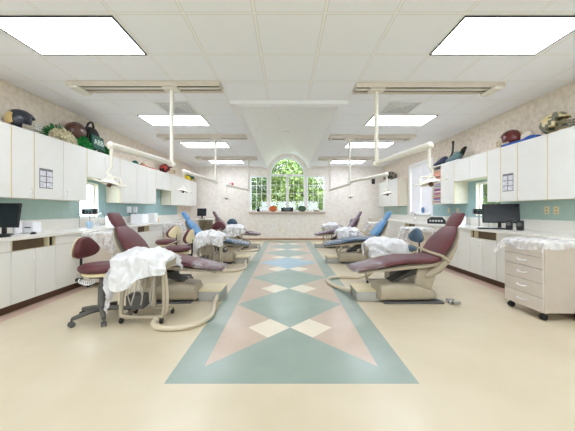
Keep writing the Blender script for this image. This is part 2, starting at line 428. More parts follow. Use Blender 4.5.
m = MB(); m.box(-1.60, 1.66, YF-.10, YF+.03, 1.145, 1.19); m.box(-1.56, 1.62, YF-.02, YF, 1.08, 1.145)
struct('trim_2', m, mat('sill_taupe', (214, 200, 186), .5), bevel=.006, smooth=False)

# side windows
def side_sash(n, x, y0, y1, z0, z1, t, muntin=True):
    s = 1 if x > 0 else -1; xx = x+s*.10
    e = sempty('window_%d' % n, (xx, (y0+y1)/2, z0)); m = MB()
    a, bb = xx-.02, xx+.02
    m.box(a, bb, y0, y0+t, z0, z1); m.box(a, bb, y1-t, y1, z0, z1); m.box(a, bb, y0+t, y1-t, z0, z0+t); m.box(a, bb, y0+t, y1-t, z1-t, z1)
    obj('window_frame', m, M_TRIMW, e, True, smooth=False)
    p = MB(); p.box(xx-.002, xx+.002, y0+t-.01, y1-t+.01, z0+t-.01, z1-t+.01); obj('glass_pane', p, M_GLASS, e, True, smooth=False)
    return e
side_sash(6, XL, *LH[0], .035); side_sash(7, XR, *RH[0], .035); e8 = side_sash(8, XR, *RH[1], .05)
# casing round the tall window and the white blind filling it
m = MB(); y0, y1, z0, z1 = RH[1]; x0, x1 = XR-.025, XR+.002
m.box(x0, x1, y0-.09, y0, z0-.09, z1+.09); m.box(x0, x1, y1, y1+.09, z0-.09, z1+.09); m.box(x0, x1, y0, y1, z1, z1+.09); m.box(x0-.05, x1, y0, y1, z0-.06, z0)
obj('casing', m, M_TRIMW, e8, True, bevel=.006, smooth=False)
bl = thing('roller_blind', 'tall white closed blind filling the window on the right wall', 'window blind', (XR+.02, (y0+y1)/2, z0))
m = MB(); ym = (y0+y1)/2
m.box(XR+.015, XR+.022, y0+.02, ym-.006, z0+.02, z1-.05); m.box(XR+.015, XR+.022, ym+.006, y1-.02, z0+.02, z1-.05)
obj('blind_fabric', m, M_WHITE, bl, True, smooth=False)
m = MB(); m.box(XR+.002, XR+.05, y0+.01, y1-.01, z1-.06, z1-.005); obj('head_rail', m, M_TRIMW, bl, True, bevel=.008)
m = MB(); m.box(XR+.006, XR+.03, y0+.02, y1-.02, z0+.006, z0+.03); obj('bottom_rail', m, M_TRIMW, bl, True, bevel=.004)
# blue valance over the small right window
# ---------------------------------------------------------------- ceiling lights
def ceiling_light(x0, x1, y0, y1, label, first=None):
    cx, cy = (x0+x1)/2, (y0+y1)/2
    if first: return dup(first, label, (cx, cy, ZC))
    t = thing('ceiling_light', label, 'ceiling light', (cx, cy, ZC), group='recessed fluorescent ceiling panels')
    hx, hy = (x1-x0)/2, (y1-y0)/2; m = MB()
    m.box(-hx, hx, -hy, -hy+.016, -.012, 0); m.box(-hx, hx, hy-.016, hy, -.012, 0); m.box(-hx, -hx+.016, -hy+.016, hy-.016, -.012, 0); m.box(hx-.016, hx, -hy+.016, hy-.016, -.012, 0)
    obj('frame', m, M_LAMPF, t, smooth=False)
    m = MB(); m.box(-hx+.016, hx-.016, -hy+.016, hy-.016, -.006, -.001); obj('diffuser', m, M_LAMP, t, smooth=False)
    return t
rows = [(.53, 1.17), (2.56, 3.2), (5.24, 5.87), (7.3, 7.93), (9.98, 10.6)]
nm = ['out of view nearest the viewer', 'largest, nearest the viewer', 'second from the viewer', 'third from the viewer', 'farthest, by the far wall']
first = None
for i, (a, bb) in enumerate(rows):
    for x0, x1, sd_ in ((-2.88, -1.64, 'left'), (1.68, 2.92, 'right')):
        lt = ceiling_light(x0, x1, a, bb, 'lit white rectangular ceiling panel, %s side, %s' % (sd_, nm[i]), first)
        first = first or lt
t = thing('recessed_downlight', 'small round downlight set in the crown of the white vaulted ceiling', 'ceiling light', (CX, 8.05, 3.59))
m = MB(); m.lathe([(.06, -.01), (.085, -.014), (.085, .02), (.06, .02)], n=20); obj('trim_ring', m, M_TRIMW, t)
m = MB(); m.lathe([(.058, 0), (.058, .004)], n=20); obj('lens', m, mat('downlight_lens', (255, 255, 255), .4, emis=6), t)

def vent(x, y, label, sz=.6):
    t = thing('ceiling_vent', label, 'air vent', (x, y, ZC), group='square ceiling air diffusers')
    m = MB(); h = sz/2
    m.box(-h, h, -h, -h+.02, -.008, 0); m.box(-h, h, h-.02, h, -.008, 0); m.box(-h, -h+.02, -h+.02, h-.02, -.008, 0); m.box(h-.02, h, -h+.02, h-.02, -.008, 0)
    obj('frame', m, M_WHITE, t, smooth=False)
    for k in range(4):
        a = h-.03-k*.065; bq = a-.035; m = MB()
        rs = [[(sx*q, sy*q, zz) for sx, sy in ((-1,-1),(1,-1),(1,1),(-1,1))] for q, zz in ((a, -.003), (bq, -.009))]
        if bq < .03: continue
        m.rings(rs, cap=False); obj('louver', m, M_VENT, t, smooth=False)
    m = MB(); m.box(-h+.02, h-.02, -h+.02, h-.02, -.002, 0); obj('backing', m, mat('vent_backing', (205, 205, 207), .8), t, smooth=False)
vent(-1.95, 4.87, 'square grey air vent on the left, in front of the second light panel'); vent(2.02, 4.87, 'square grey air vent on the right, in front of the second light panel')
vent(-1.95, 6.98-.9+.0+.75, 'left-hand air vent just before the third light panel', .5); vent(2.02, 6.83, 'right-hand air vent just before the third light panel', .5)

# ---------------------------------------------------------------- upper cabinets
def pull(mb, x, y, z0, z1, s):     # wire handle, sticking out by -s in x
    mb.tube([(x, y, z0), (x-s*.028, y, z0+.006), (x-s*.03, y, z0+.02), (x-s*.03, y, z1-.02), (x-s*.028, y, z1-.006), (x, y, z1)], .0045, 6)
def upper(s, ys, z0, z1, label, grp='wall cabinets', xf=None):
    wall = XR if s > 0 else XL; xf = 3.77 if s > 0 else -3.68
    t = thing('wall_cabinet', label, 'cabinet', (wall-s*.16, (ys[0]+ys[-1])/2, z0), group=grp)
    m = MB(); m.box(wall-s*.002, xf+s*.02, ys[0]+.001, ys[-1]-.001, z0, z1); obj('body', m, M_CARCS, t, True, smooth=False)
    m = MB()
    for q0, q1 in ((ys[0]+.001, ys[0]+.0065), (ys[-1]-.0065, ys[-1]-.001)): m.box(xf+s*.02, xf+s*.001, q0, q1, z0+.002, z1-.002)
    obj('front_edge', m, mat('oak_edge', (224, 203, 152), .6), t, True, smooth=False)
    for i in range(len(ys)-1):
        a = ys[i]+(.0075 if i == 0 else .0035); bb = ys[i+1]-(.0075 if i == len(ys)-2 else .0035)
        m = MB(); m.box(xf+s*.019, xf, a, bb, z0+.003, z1-.003); d = obj('door', m, M_LAM, t, True, bevel=.002, smooth=False)
        h = MB(); hy = bb-.05 if i % 2 == 0 else a+.05
        if z1-z0 > .7:
            pull(h, xf, hy, z0+.05, z0+.15, s); obj('handle', h, M_TRIMW, d, True)
    return t
LZ0, LZ1 = 1.41, 2.39
upper(-1, [1.95, 2.45, 2.95], LZ0, LZ1, 'white wall cabinet at the left picture edge, nearest the viewer')
upper(-1, [2.95, 3.3, 3.64], LZ0, LZ1, 'white wall cabinet under the navy helmet, left side')
upper(-1, [3.64, 3.97], LZ0, LZ1, 'narrow single-door wall cabinet, left side near the navy helmet')
upper(-1, [3.97, 4.49, 5.02], LZ0, LZ1, 'white two-door wall cabinet with the printed sheet on it, left side')
upper(-1, [5.02, 5.52, 6.02], 1.86, LZ1, 'short bridge cabinet over the left window, under the black bag')
upper(-1, [6.02, 6.7, 7.18, 7.67], LZ0, LZ1, 'white three-door wall cabinet in the middle of the left run')
upper(-1, [7.67, 8.17, 8.67], 1.86, LZ1, 'short bridge cabinet farther along the left wall, above the niche')
upper(-1, [8.67, 9.3, 9.9, 10.55, 11.17], LZ0, LZ1, 'white wall cabinet farthest along the left wall')
RZ0, RZ1 = 1.395, 2.35
upper(1, [1.95, 2.45, 2.95], RZ0, RZ1, 'wall cabinet on the right nearest the viewer')
upper(1, [2.95, 3.44, 3.93], RZ0, RZ1, 'white wall cabinet under the camouflage helmet, right side')
upper(1, [3.93, 4.44], RZ0, RZ1, 'single-door white wall cabinet with the white ball, right side')
upper(1, [4.44, 4.79], RZ0, RZ1, 'narrow wall cabinet with the printed sheet, right side')
upper(1, [4.79, 5.11], RZ0, RZ1, 'narrow wall cabinet beside the right window opening')
upper(1, [5.11, 5.6, 6.12], 1.88, RZ1, 'short bridge cabinet over the small right window')
upper(1, [6.12, 6.64], RZ0, RZ1, 'white wall cabinet beside the shelf of folders, right side')
upper(1, [9.2, 9.85, 10.5, 11.17], RZ0, RZ1, 'white wall cabinet farthest along the right wall')
# open folder shelf at the end of the right run
t = thing('open_shelf', 'open end shelf full of coloured folders on the right wall', 'shelf', (3.93, 6.85, RZ0))
m = MB(); y0, y1 = 6.645, 7.05
m.box(4.088, 4.07, y0, y1, RZ0, RZ1); m.box(4.07, 3.77, y1-.016, y1, RZ0, RZ1); m.box(4.07, 3.77, y0, y0+.012, RZ0, RZ1)
m.box(4.07, 3.77, y0+.012, y1-.016, RZ0, RZ0+.016); m.box(4.07, 3.77, y0+.012, y1-.016, RZ1-.016, RZ1)
for q in (1.62, 1.86, 2.10): m.box(4.07, 3.775, y0+.012, y1-.016, q, q+.014)
obj('shelf_unit', m, M_CARCS, t, True, smooth=False)
cols = [('magenta', (168, 70, 96)), ('violet', (128, 110, 170)), ('blue', (92, 118, 170)), ('cream', (220, 196, 170)), ('red', (160, 50, 54)), ('salmon', (236, 160, 142)), ('white', (232, 230, 226)), ('navy', (44, 50, 92)), ('tan', (196, 168, 140)), ('mauve', (186, 140, 164))]
for lv, (zb, seq) in enumerate(((RZ0+.016, [3, 1, 3, 2, 0, 3]), (1.634, [0, 9, 6, 4, 1, 6]), (1.874, [1, 6, 2, 6, 5]), (2.114, [5, 5, 8, 8, 7]))):
    z = zb+.001
    for k, ci in enumerate(seq):
        th = (.19/len(seq)); m = MB(); dx = random.uniform(0, .02)
        m.box(3.79+dx, 4.06, 6.67, 7.01-random.uniform(0, .02), z, z+th-.002)
        o = obj('folder', m, mat('folder_'+cols[ci][0], cols[ci][1], .7), bevel=.002, smooth=False)
        tag(o, '%s folder, %s from the bottom on the %s level of the open shelf' % (cols[ci][0], ['first','second','third','fourth','fifth','sixth'][k], ['lowest','second','third','top'][lv]), 'folder', 'folders stacked on the open shelf')
        z += th
# paper sheets on doors
def sheet(name, x, s, y0, y1, z0, z1, label):
    t = thing(name, label, 'poster', (x, (y0+y1)/2, z0))
    m = MB(); m.box(x, x-s*.003, y0, y1, z0, z1); obj('paper', m, mat('grey_print', (92, 92, 94), .7, rgb2=(130, 130, 132), nscale=30), t, True, smooth=False)
    h = (z1-z0-.035)/3; wv = (y1-y0)/2; m = MB()
    for r in range(3):
        for q in range(2):
            m.box(x-s*.003, x-s*.0036, y0+q*wv+.010, y0+(q+1)*wv-.008, z0+.012+r*h, z0+(r+1)*h)
    obj('printed_panel', m, mat('print_white', (232, 232, 236), .7, rgb2=(190, 190, 196), nscale=26), t, True, smooth=False)
sheet('notice_sheet', -3.68, -1, 4.05, 4.28, 1.575, 1.875, 'printed black and white notice on the left wall cabinet door')
sheet('notice_sheet', 3.77, 1, 4.52, 4.74, 1.565, 1.865, 'printed black and white notice on the right wall cabinet door')

# ---------------------------------------------------------------- base cabinets and counters
FXL, FXR = -3.3, 3.40
def base(s, y0, y1, doors, label, slot=False, drawer=True):
    wall = XR if s > 0 else XL; xf = FXR if s > 0 else FXL; xb = xf+s*.018
    t = thing('base_cabinet', label, 'cabinet', (wall-s*.3, (y0+y1)/2, 0), group='white base cabinets under the counters')
    m = MB()
    zt = .875
    if slot:
        m.box(wall-s*.002, xb, y0+.001, y1-.001, .1, .742)
        m.box(wall-s*.002, xb-s*.015, y0+.001, y0+.018, .742, zt); m.box(wall-s*.002, xb-s*.015, y1-.018, y1-.001, .742, zt)
        m.box(xb-s*.015, xb+s*.3, y1-.12, y1-.10, .742, zt)
        m.box(wall-s*.2, wall-s*.22, y0+.018, y1-.018, .742, zt)
        q = MB(); q.box(xb+s*.04, xb+s*.34, y0+.02, y1-.13, .744, zt-.004); obj('slot_shade_fill', q, mat('brown_recess_shade', (104, 86, 66), .7), t, True, smooth=False)  # solid brown fill paints the shade inside the open slot
        q = MB(); q.box(xb+s*.02, xb+s*.34, y1-.095, y1-.022, .746, zt-.006); obj('end_shade_fill', q, mat('black_recess_shade', (26, 24, 23), .7), t, True, smooth=False)  # black fill paints the deeper shade of the end compartment
    else: m.box(wall-s*.002, xb, y0+.001, y1-.001, .1, zt)
    obj('body', m, M_CARC, t, True, smooth=False)
    m = MB(); m.box(xf+s*.06, xf+s*.075, y0, y1, .0, .1); obj('toe_kick', m, M_TOE, t, True, smooth=False)
    ztop = .74
    n = doors; wd = (y1-y0)/n
    for i in range(n):
        a = y0+i*wd+.004; bb = y0+(i+1)*wd-.004
        m = MB(); m.box(xb, xf, a, bb, .104, ztop); d = obj('door', m, M_LAM, t, True, bevel=.002, smooth=False)
        h = MB(); hy = bb-.045 if (i % 2 == 0 and n > 1) else a+.045; pull(h, xf, hy, .60, .70, s); obj('handle', h, M_TRIMW, d, True)
    if drawer and not slot:
        m = MB(); m.box(xb, xf, y0+.004, y1-.004, .748, .872); d = obj('drawer', m, M_LAM, t, True, bevel=.002, smooth=False)
    return t
for i, (a, bb, n, sl) in enumerate([(1.6, 2.4, 2, 0), (2.4, 3.26, 2, 0), (3.26, 3.89, 2, 1), (3.89, 4.7, 2, 0), (4.7, 5.3, 1, 0), (5.3, 6.02, 2, 0), (6.02, 6.55, 1, 1), (6.55, 7.3, 2, 0), (7.3, 8.1, 2, 0), (8.1, 9.0, 2, 0), (9.0, 9.6, 1, 1), (9.6, 10.2, 1, 0)]):
    base(-1, a, bb, n, ['base cabinet at the left edge nearest the viewer', 'base cabinet left of the first keyboard slot', 'base cabinet with open keyboard slot below the left monitor', 'base cabinet behind the burgundy stool', 'single-door base cabinet behind the plastic-covered left cart',
        'base cabinet below the left window', 'base cabinet with the second open slot, left side', 'base cabinet past the second slot on the left', 'base cabinet behind the second left cart', 'base cabinet beside the far blue chair on the left', 'base cabinet with the farthest open slot on the left', 'last base cabinet of the left run'][i], bool(sl))
for i, (a, bb, n, sl) in enumerate([(1.6, 2.5, 2, 0), (2.5, 3.4, 2, 0), (3.4, 4.4, 2, 0), (4.4, 5.03, 2, 1), (5.03, 5.8, 2, 0), (5.8, 6.6, 2, 0), (6.6, 7.2, 1, 0), (7.2, 7.8, 1, 1), (7.8, 8.6, 2, 0), (8.6, 9.4, 2, 0), (9.4, 10.2, 2, 0), (10.2, 11.3, 2, 0)]):
    base(1, a, bb, n, ['base cabinet at the right edge nearest the viewer', 'base cabinet behind the large drawer cart', 'white base cabinet just left of the large drawer cart', 'base cabinet with open keyboard slot below the right monitor', 'base cabinet behind the near right chair head', 'base cabinet below the right window',
        'base cabinet beside the black-topped device', 'base cabinet with the second open slot on the right', 'base cabinet below the tall blind', 'base cabinet at the faucet end of the blind', 'base cabinet behind the far right carts', 'last base cabinet of the right run, by the far wall'][i], bool(sl))
def counter(s, y0, y1, label):
    wall = XR if s > 0 else XL; xf = (FXR+.0)-.03 if s > 0 else FXL+.03
    t = thing('countertop', label, 'countertop', (wall-s*.3, (y0+y1)/2, .876), group=None)
    m = MB(); m.box(wall-s*.001, xf, y0, y1, .876, .915); obj('worktop', m, M_CTOP, t, True, bevel=.004, smooth=False)
    m = MB(); m.box(wall-s*.001, wall-s*.022, y0, y1, .915, 1.09); obj('backsplash', m, M_CTOP, t, True, bevel=.003, smooth=False)
counter(-1, 1.6, 10.2, 'long white countertop running along the left wall')
counter(1, 1.6, 11.3, 'long white countertop running along the right wall')
# desk at the far left corner
t = thing('corner_desk', 'small cream desk in the far left corner carrying the far monitor', 'desk', (-3.2, 10.8, 0))
m = MB(); m.box(-3.98, -2.75, 10.25, 11.36, .876, .915); obj('desktop', m, M_CTOP, t, True, bevel=.004, smooth=False)
m = MB(); m.box(-2.80, -2.77, 10.3, 11.34, 0, .876); m.box(-3.98, -2.80, 11.30, 11.33, 0, .876); m.box(-3.98, -3.40, 10.32, 11.30, .1, .876); obj('side_panel', m, M_CARCS, t, True, smooth=False)

# ---------------------------------------------------------------- counter objects
def monitor(loc, rot, label, tilt=-8, wdt=.52, h=.32):
    t = thing('computer_monitor', label, 'monitor', loc, rot)
    R = Matrix.Rotation(math.radians(tilt), 3, 'X')
    m = MB(); m.cbox((0, 0, .10+h/2), (wdt, .03, h), R); obj('screen_housing', m, M_BLACK, t, bevel=.006)
    m = MB(); m.cbox(Vector((0, 0, .10+h/2)) + R @ Vector((0, -.0155, 0)), (wdt-.035, .002, h-.04), R); obj('screen', m, M_SCREEN, t, smooth=False)
    m = MB(); m.lathe([(.12, 0), (.12, .008), (.10, .014), (.03, .018)], (0, .04, 0), sy=.7); m.cbox((0, .055, .10), (.05, .025, .19)); obj('stand', m, M_BLACK, t, bevel=.003)
    return t
def keyboard(loc, rot, label, ln=.44):
    t = thing('keyboard', label, 'keyboard', loc, rot)
    m = MB(); m.box(-ln/2, ln/2, -.075, .075, 0, .016); obj('case', m, M_BLACK, t, bevel=.005)
    m = MB()
    for r in range(5):
        for q in range(15): x = -ln/2+.015+q*(ln-.03)/15; m.box(x, x+(ln-.03)/15-.003, -.063+r*.026, -.042+r*.026, .016, .021)
    obj('keys', m, mat('key_grey', (44, 44, 48), .5), t, smooth=False)
CT = .916
monitor((-3.74, 3.55, CT), 0, 'black computer monitor on the left counter at the picture edge')
keyboard((-3.62, 3.30, CT), -.05, 'black keyboard in front of the left monitor')
def mouse(loc, label):
    t = thing('computer_mouse', label, 'mouse', loc, .4)
    m = MB(); m.ell((0, 0, .0), (.032, .055, .034)); m.v = [(x, y, max(0, z)) for x, y, z in m.v]; obj('mouse_body', m, M_BLACK, t)
    m = MB(); m.tube([(0, .05, .01), (-.02, .12, .006), (-.1, .16, .005), (-.2, .14, .005)], .003, 6, smooth=5); obj('cord', m, M_BLACK, t)
mouse((-3.46, 3.72, CT), 'black computer mouse beside the left keyboard')
def rbox(name, label, cat, loc, d, m_, rot=0, bevel=.01, extra=None):
    t = thing(name, label, cat, loc, rot); m = MB(); m.box(-d[0]/2, d[0]/2, -d[1]/2, d[1]/2, 0, d[2]); obj('body', m, m_, t, bevel=bevel)
    if extra: extra(t, d)
    return t
def ex_slot(t, d):
    m = MB(); m.box(-d[0]*.3, d[0]*.3, -d[1]/2-.002, -d[1]/2, d[2]*.45, d[2]*.55); obj('opening', m, M_TRACKD, t, smooth=False)
    m = MB(); m.box(-d[0]*.25, d[0]*.25, -d[1]*.25, d[1]*.25, d[2], d[2]+.006); obj('lid', m, M_WHITE, t, bevel=.003)
rbox('tissue_dispenser', 'white square dispenser beside the left monitor', 'dispenser', (-3.72, 3.98, CT), (.15, .14, .155), M_WHITE, extra=ex_slot)
t = thing('spray_bottle', 'tall white bottle with cream nozzle behind the left monitor', 'bottle', (-3.74, 3.78, CT))
m = MB(); m.lathe([(.045, 0), (.047, .01), (.047, .14), (.03, .19), (.016, .21), (.016, .24)]); obj('bottle_body', m, M_WHITE, t)
m = MB(); m.box(-.02, .02, -.045, .02, .24, .275); m.box(-.005, .005, -.05, -.035, .20, .25); obj('spray_head', m, M_CREAM, t, bevel=.004)
# wall boxes behind left monitor
def outlet(x, s, y, z, label):
    t = thing('wall_outlet', label, 'outlet', (x, y, z), group='cream wall outlets')
    m = MB(); m.box(x, x-s*.006, y-.037, y+.037, z-.058, z+.058); obj('cover_plate', m, M_CREAM, t, True, bevel=.002)
    m = MB()
    for dz in (-.025, .025): m.box(x-s*.006, x-s*.008, y-.016, y+.016, z+dz-.014, z+dz+.014)
    obj('socket', m, mat('socket_shade', (190, 172, 130), .5), t, True, smooth=False)
outlet(XR, 1, 4.27, 1.24, 'cream wall outlet on the right teal wall, nearer the monitor')
outlet(XR, 1, 4.12, 1.24, 'cream wall outlet on the right teal wall, nearer the viewer')
outlet(XL, -1, 4.0, 1.27, 'cream wall outlet above the white dispenser on the left')
outlet(XR, 1, 6.85, 1.24, 'outlet under the open folder shelf, nearer the blind')
outlet(XR, 1, 6.5, 1.24, 'outlet under the right wall cabinet, beside the folder shelf')
outlet(XR, 1, 9.9, 1.24, 'outlet on the far end of the right wall')
outlet(XR, 1, 10.7, 1.24, 'farthest outlet on the right wall, by the corner')
t = thing('wall_outlet', 'cream outlet low on the far wall below the window', 'outlet', (-.28, YF, .42), group='cream wall outlets')
m = MB(); m.box(-.037, .037, -.006, 0, -.058, .058); obj('cover_plate', m, M_CREAM, t, bevel=.002)
t = MB(); t.tube([(-.08, YF-.012, 1.14), (-.085, YF-.01, .9), (-.10, YF-.01, .6), (-.12, YF-.012, .45), (-.26, YF-.014, .43)], .006, 6, smooth=5)
tag(obj('power_cord', t, M_CREAM), 'thin cream cord hanging below the window sill to the outlet', 'cord')
# right monitor etc.
mr = monitor((3.80, 4.83, CT), -.42, 'black computer monitor on the right counter beside the window', tilt=-6, wdt=.54, h=.34)
keyboard((3.58, 4.72, CT), -.45, 'black keyboard in front of the right monitor')
def speaker(loc, label, rot, d=(.085, .09, .16)):
    t = thing('speaker', label, 'speaker', loc, rot); m = MB(); m.box(-d[0]/2, d[0]/2, -d[1]/2, d[1]/2, 0, d[2]); obj('cabinet', m, M_BLACK, t, bevel=.012)
    m = MB(); m.lathe([(.032, 0), (.026, .006), (.01, .002)], (0, -d[1]/2, d[2]*.6), M=Matrix.Rotation(PI/2, 3, 'X')); obj('speaker_cone', m, M_GREY, t)
speaker((3.78, 4.40, CT), 'black desktop speaker beside the right monitor, nearer the wall outlets', -.9); speaker((3.72, 4.54, CT), 'black desktop speaker beside the right monitor, nearer the screen', -.9)
# radios on the side window sills
def radio(loc, rot, label, d=(.30, .10, .13)):
    t = thing('desk_radio', label, 'radio', loc, rot); m = MB(); m.box(-d[0]/2, d[0]/2, -d[1]/2, d[1]/2, 0, d[2]); obj('case', m, M_BLACK, t, bevel=.012)
    m = MB(); m.box(-d[0]*.28, d[0]*.28, -d[1]/2-.002, -d[1]/2, d[2]*.5, d[2]*.75); obj('display', m, mat('display_teal', (90, 130, 130), .3), t, smooth=False)
    m = MB()
    for k in (-1, 0, 1): m.lathe([(.009, 0), (.009, .008)], (k*.05, -d[1]/2, d[2]*.25), n=10, M=Matrix.Rotation(PI/2, 3, 'X'))
    obj('knob', m, M_STEEL, t)
# glass-topped steel rack that holds the radio by each side window
def rack(loc, label):
    t = thing('wire_rack', label, 'rack', loc)
    m = MB(); m.box(-.11, .11, -.14, .14, .245, .255); obj('shelf', m, M_STEEL, t, smooth=False)
    for sx in (-1, 1):
        for sy in (-1, 1): m = MB(); m.tube([(sx*.1, sy*.13, 0), (sx*.1, sy*.13, .245)], .006, 6); obj('leg', m, M_STEEL, t)
rack((-3.82, 5.28, CT), 'small steel rack under the black radio at the left window'); radio((-3.82, 5.28, CT+.256), .35, 'black radio on the steel rack at the left window', (.24, .12, .10))
rack((3.86, 5.45, CT), 'small steel rack under the black radio at the right window'); radio((3.86, 5.45, CT+.256), -.35, 'black radio on the steel rack at the right window', (.2, .12, .10))
t = thing('plastic_cup', 'pale blue plastic cup on the left counter by the rack', 'cup', (-3.62, 5.0, CT))
m = MB(); m.lathe([(.04, 0), (.052, .12), (.048, .12), (.036, .006)]); obj('cup_wall', m, mat('pale_blue', (176, 206, 230), .3), t)
def faucet(loc, s, label):
    t = thing('faucet', label, 'faucet', loc)
    m = MB(); m.tube([(0,0,0),(0,0,.2),(-s*.03,0,.25),(-s*.1,0,.26),(-s*.14,0,.22)], .012, 8, smooth=4); obj('spout', m, M_CHROME, t)
    m = MB(); m.lathe([(.03, 0), (.03, .02), (.018, .03)], n=14); obj('base', m, M_CHROME, t)
    for sy in (-1, 1): m = MB(); m.tube([(0, sy*.07, 0), (0, sy*.07, .05), (-s*.03, sy*.09, .06)], .009, 6); obj('tap_handle', m, M_CHROME, t)
faucet((3.9, 8.25, CT), 1, 'chrome gooseneck faucet under the tall blind on the right'); faucet((-3.9, 5.62, CT), -1, 'chrome faucet on the left counter below the window')
t = thing('blue_plaque', 'small round blue disc standing at the bottom of the tall blind', 'disc', (XR-.06, 8.05, 1.16))
m = MB(); m.lathe([(.085, -.008), (.09, 0), (.085, .008)], (0, 0, .09), n=24, M=Matrix.Rotation(PI/2, 3, 'Y')); obj('disc', m, mat('royal_blue', (40, 84, 148), .4, rgb2=(120, 160, 200), nscale=25), t)
m = MB(); m.tube([(.0, -.05, .02), (.04, 0, .0), (0, .05, .02)], .005, 6); obj('foot', m, M_STEEL, t)
# label printer-like black device on right counter
t = thing('instrument_console', 'long black countertop device with silver keys, right side behind the headrest', 'device', (3.72, 6.75, CT), -.5)
m = MB(); m.prism_y([(-.20, 0), (.20, 0), (.20, .07), (.13, .16), (-.12, .16), (-.20, .10)], -.14, .14); m.v = [(x, y, z) for x, y, z in m.v]; obj('housing', m, M_BLACK, t, bevel=.012)
m = MB()
for k in range(5): m.box(-.15+k*.06, -.11+k*.06, -.144, -.14, .05, .09)
obj('keys', m, M_STEEL, t, smooth=False)
# left far counter items
def ex_lid(t, d):
    m = MB(); m.box(-d[0]*.42, d[0]*.42, -d[1]*.42, d[1]*.42, d[2], d[2]+.012); obj('lid', m, M_TRIMW, t, bevel=.004)
rbox('storage_box', 'white storage box on the left counter behind the near headrest', 'box', (-3.8, 5.95, CT), (.2, .2, .2), M_WHITE, extra=ex_lid)
rbox('storage_box', 'wide white box on the left counter past the near chair', 'box', (-3.75, 6.95, CT), (.3, .3, .22), M_WHITE, extra=ex_lid)
rbox('storage_box', 'tall white box on the left counter beside the yellow bottle', 'box', (-3.72, 7.55, CT), (.22, .2, .24), M_TRIMW, extra=ex_lid)
rbox('storage_box', 'white box on the right counter behind the near headrest', 'box', (3.86, 6.15, CT), (.2, .3, .2), M_WHITE, extra=ex_lid)
t = thing('sauce_bottle', 'small yellow bottle on the left counter', 'bottle', (-3.72, 7.85, CT)); m = MB(); m.lathe([(.032, 0), (.034, .09), (.014, .12), (.014, .15)], n=14); obj('bottle_body', m, mat('yellow', (232, 186, 30), .4), t)
m = MB(); m.lathe([(.017, .15), (.017, .17)], n=12); obj('cap', m, M_WHITE, t)
for k, (yy, nn) in enumerate(((6.85, 'nearer'), (7.12, 'farther'))):
    t = thing('soap_dispenser', 'white soap dispenser on the left teal wall, the %s of two' % nn, 'dispenser', (XL, yy, 1.2), group='wall soap dispensers')
    m = MB(); m.box(0, .08, -.045, .045, -.02, .14); obj('case', m, M_WHITE, t, bevel=.012); m = MB(); m.lathe([(.018, -.05), (.014, -.02)], (.045, 0, 0), n=10); obj('nozzle', m, M_GREY, t)
monitor((-3.35, 10.75, CT), 0, 'small black monitor on the far left corner desk', wdt=.36, h=.3)
speaker((3.62, YF-.06, 2.34), 'small black speaker on the far wall near the right corner', 0, (.12, .10, .22))
t = thing('fire_alarm', 'small red fire alarm high on the far wall left of the window', 'alarm', (-2.3, YF, 2.34)); m = MB(); m.box(-.08, .08, -.05, 0, -.05, .05); obj('housing', m, mat('alarm_red', (196, 40, 34), .4), t, bevel=.008)
m = MB(); m.box(-.05, .0, -.06, -.05, -.03, .03); obj('strobe_lens', m, M_WHITE, t, bevel=.004)

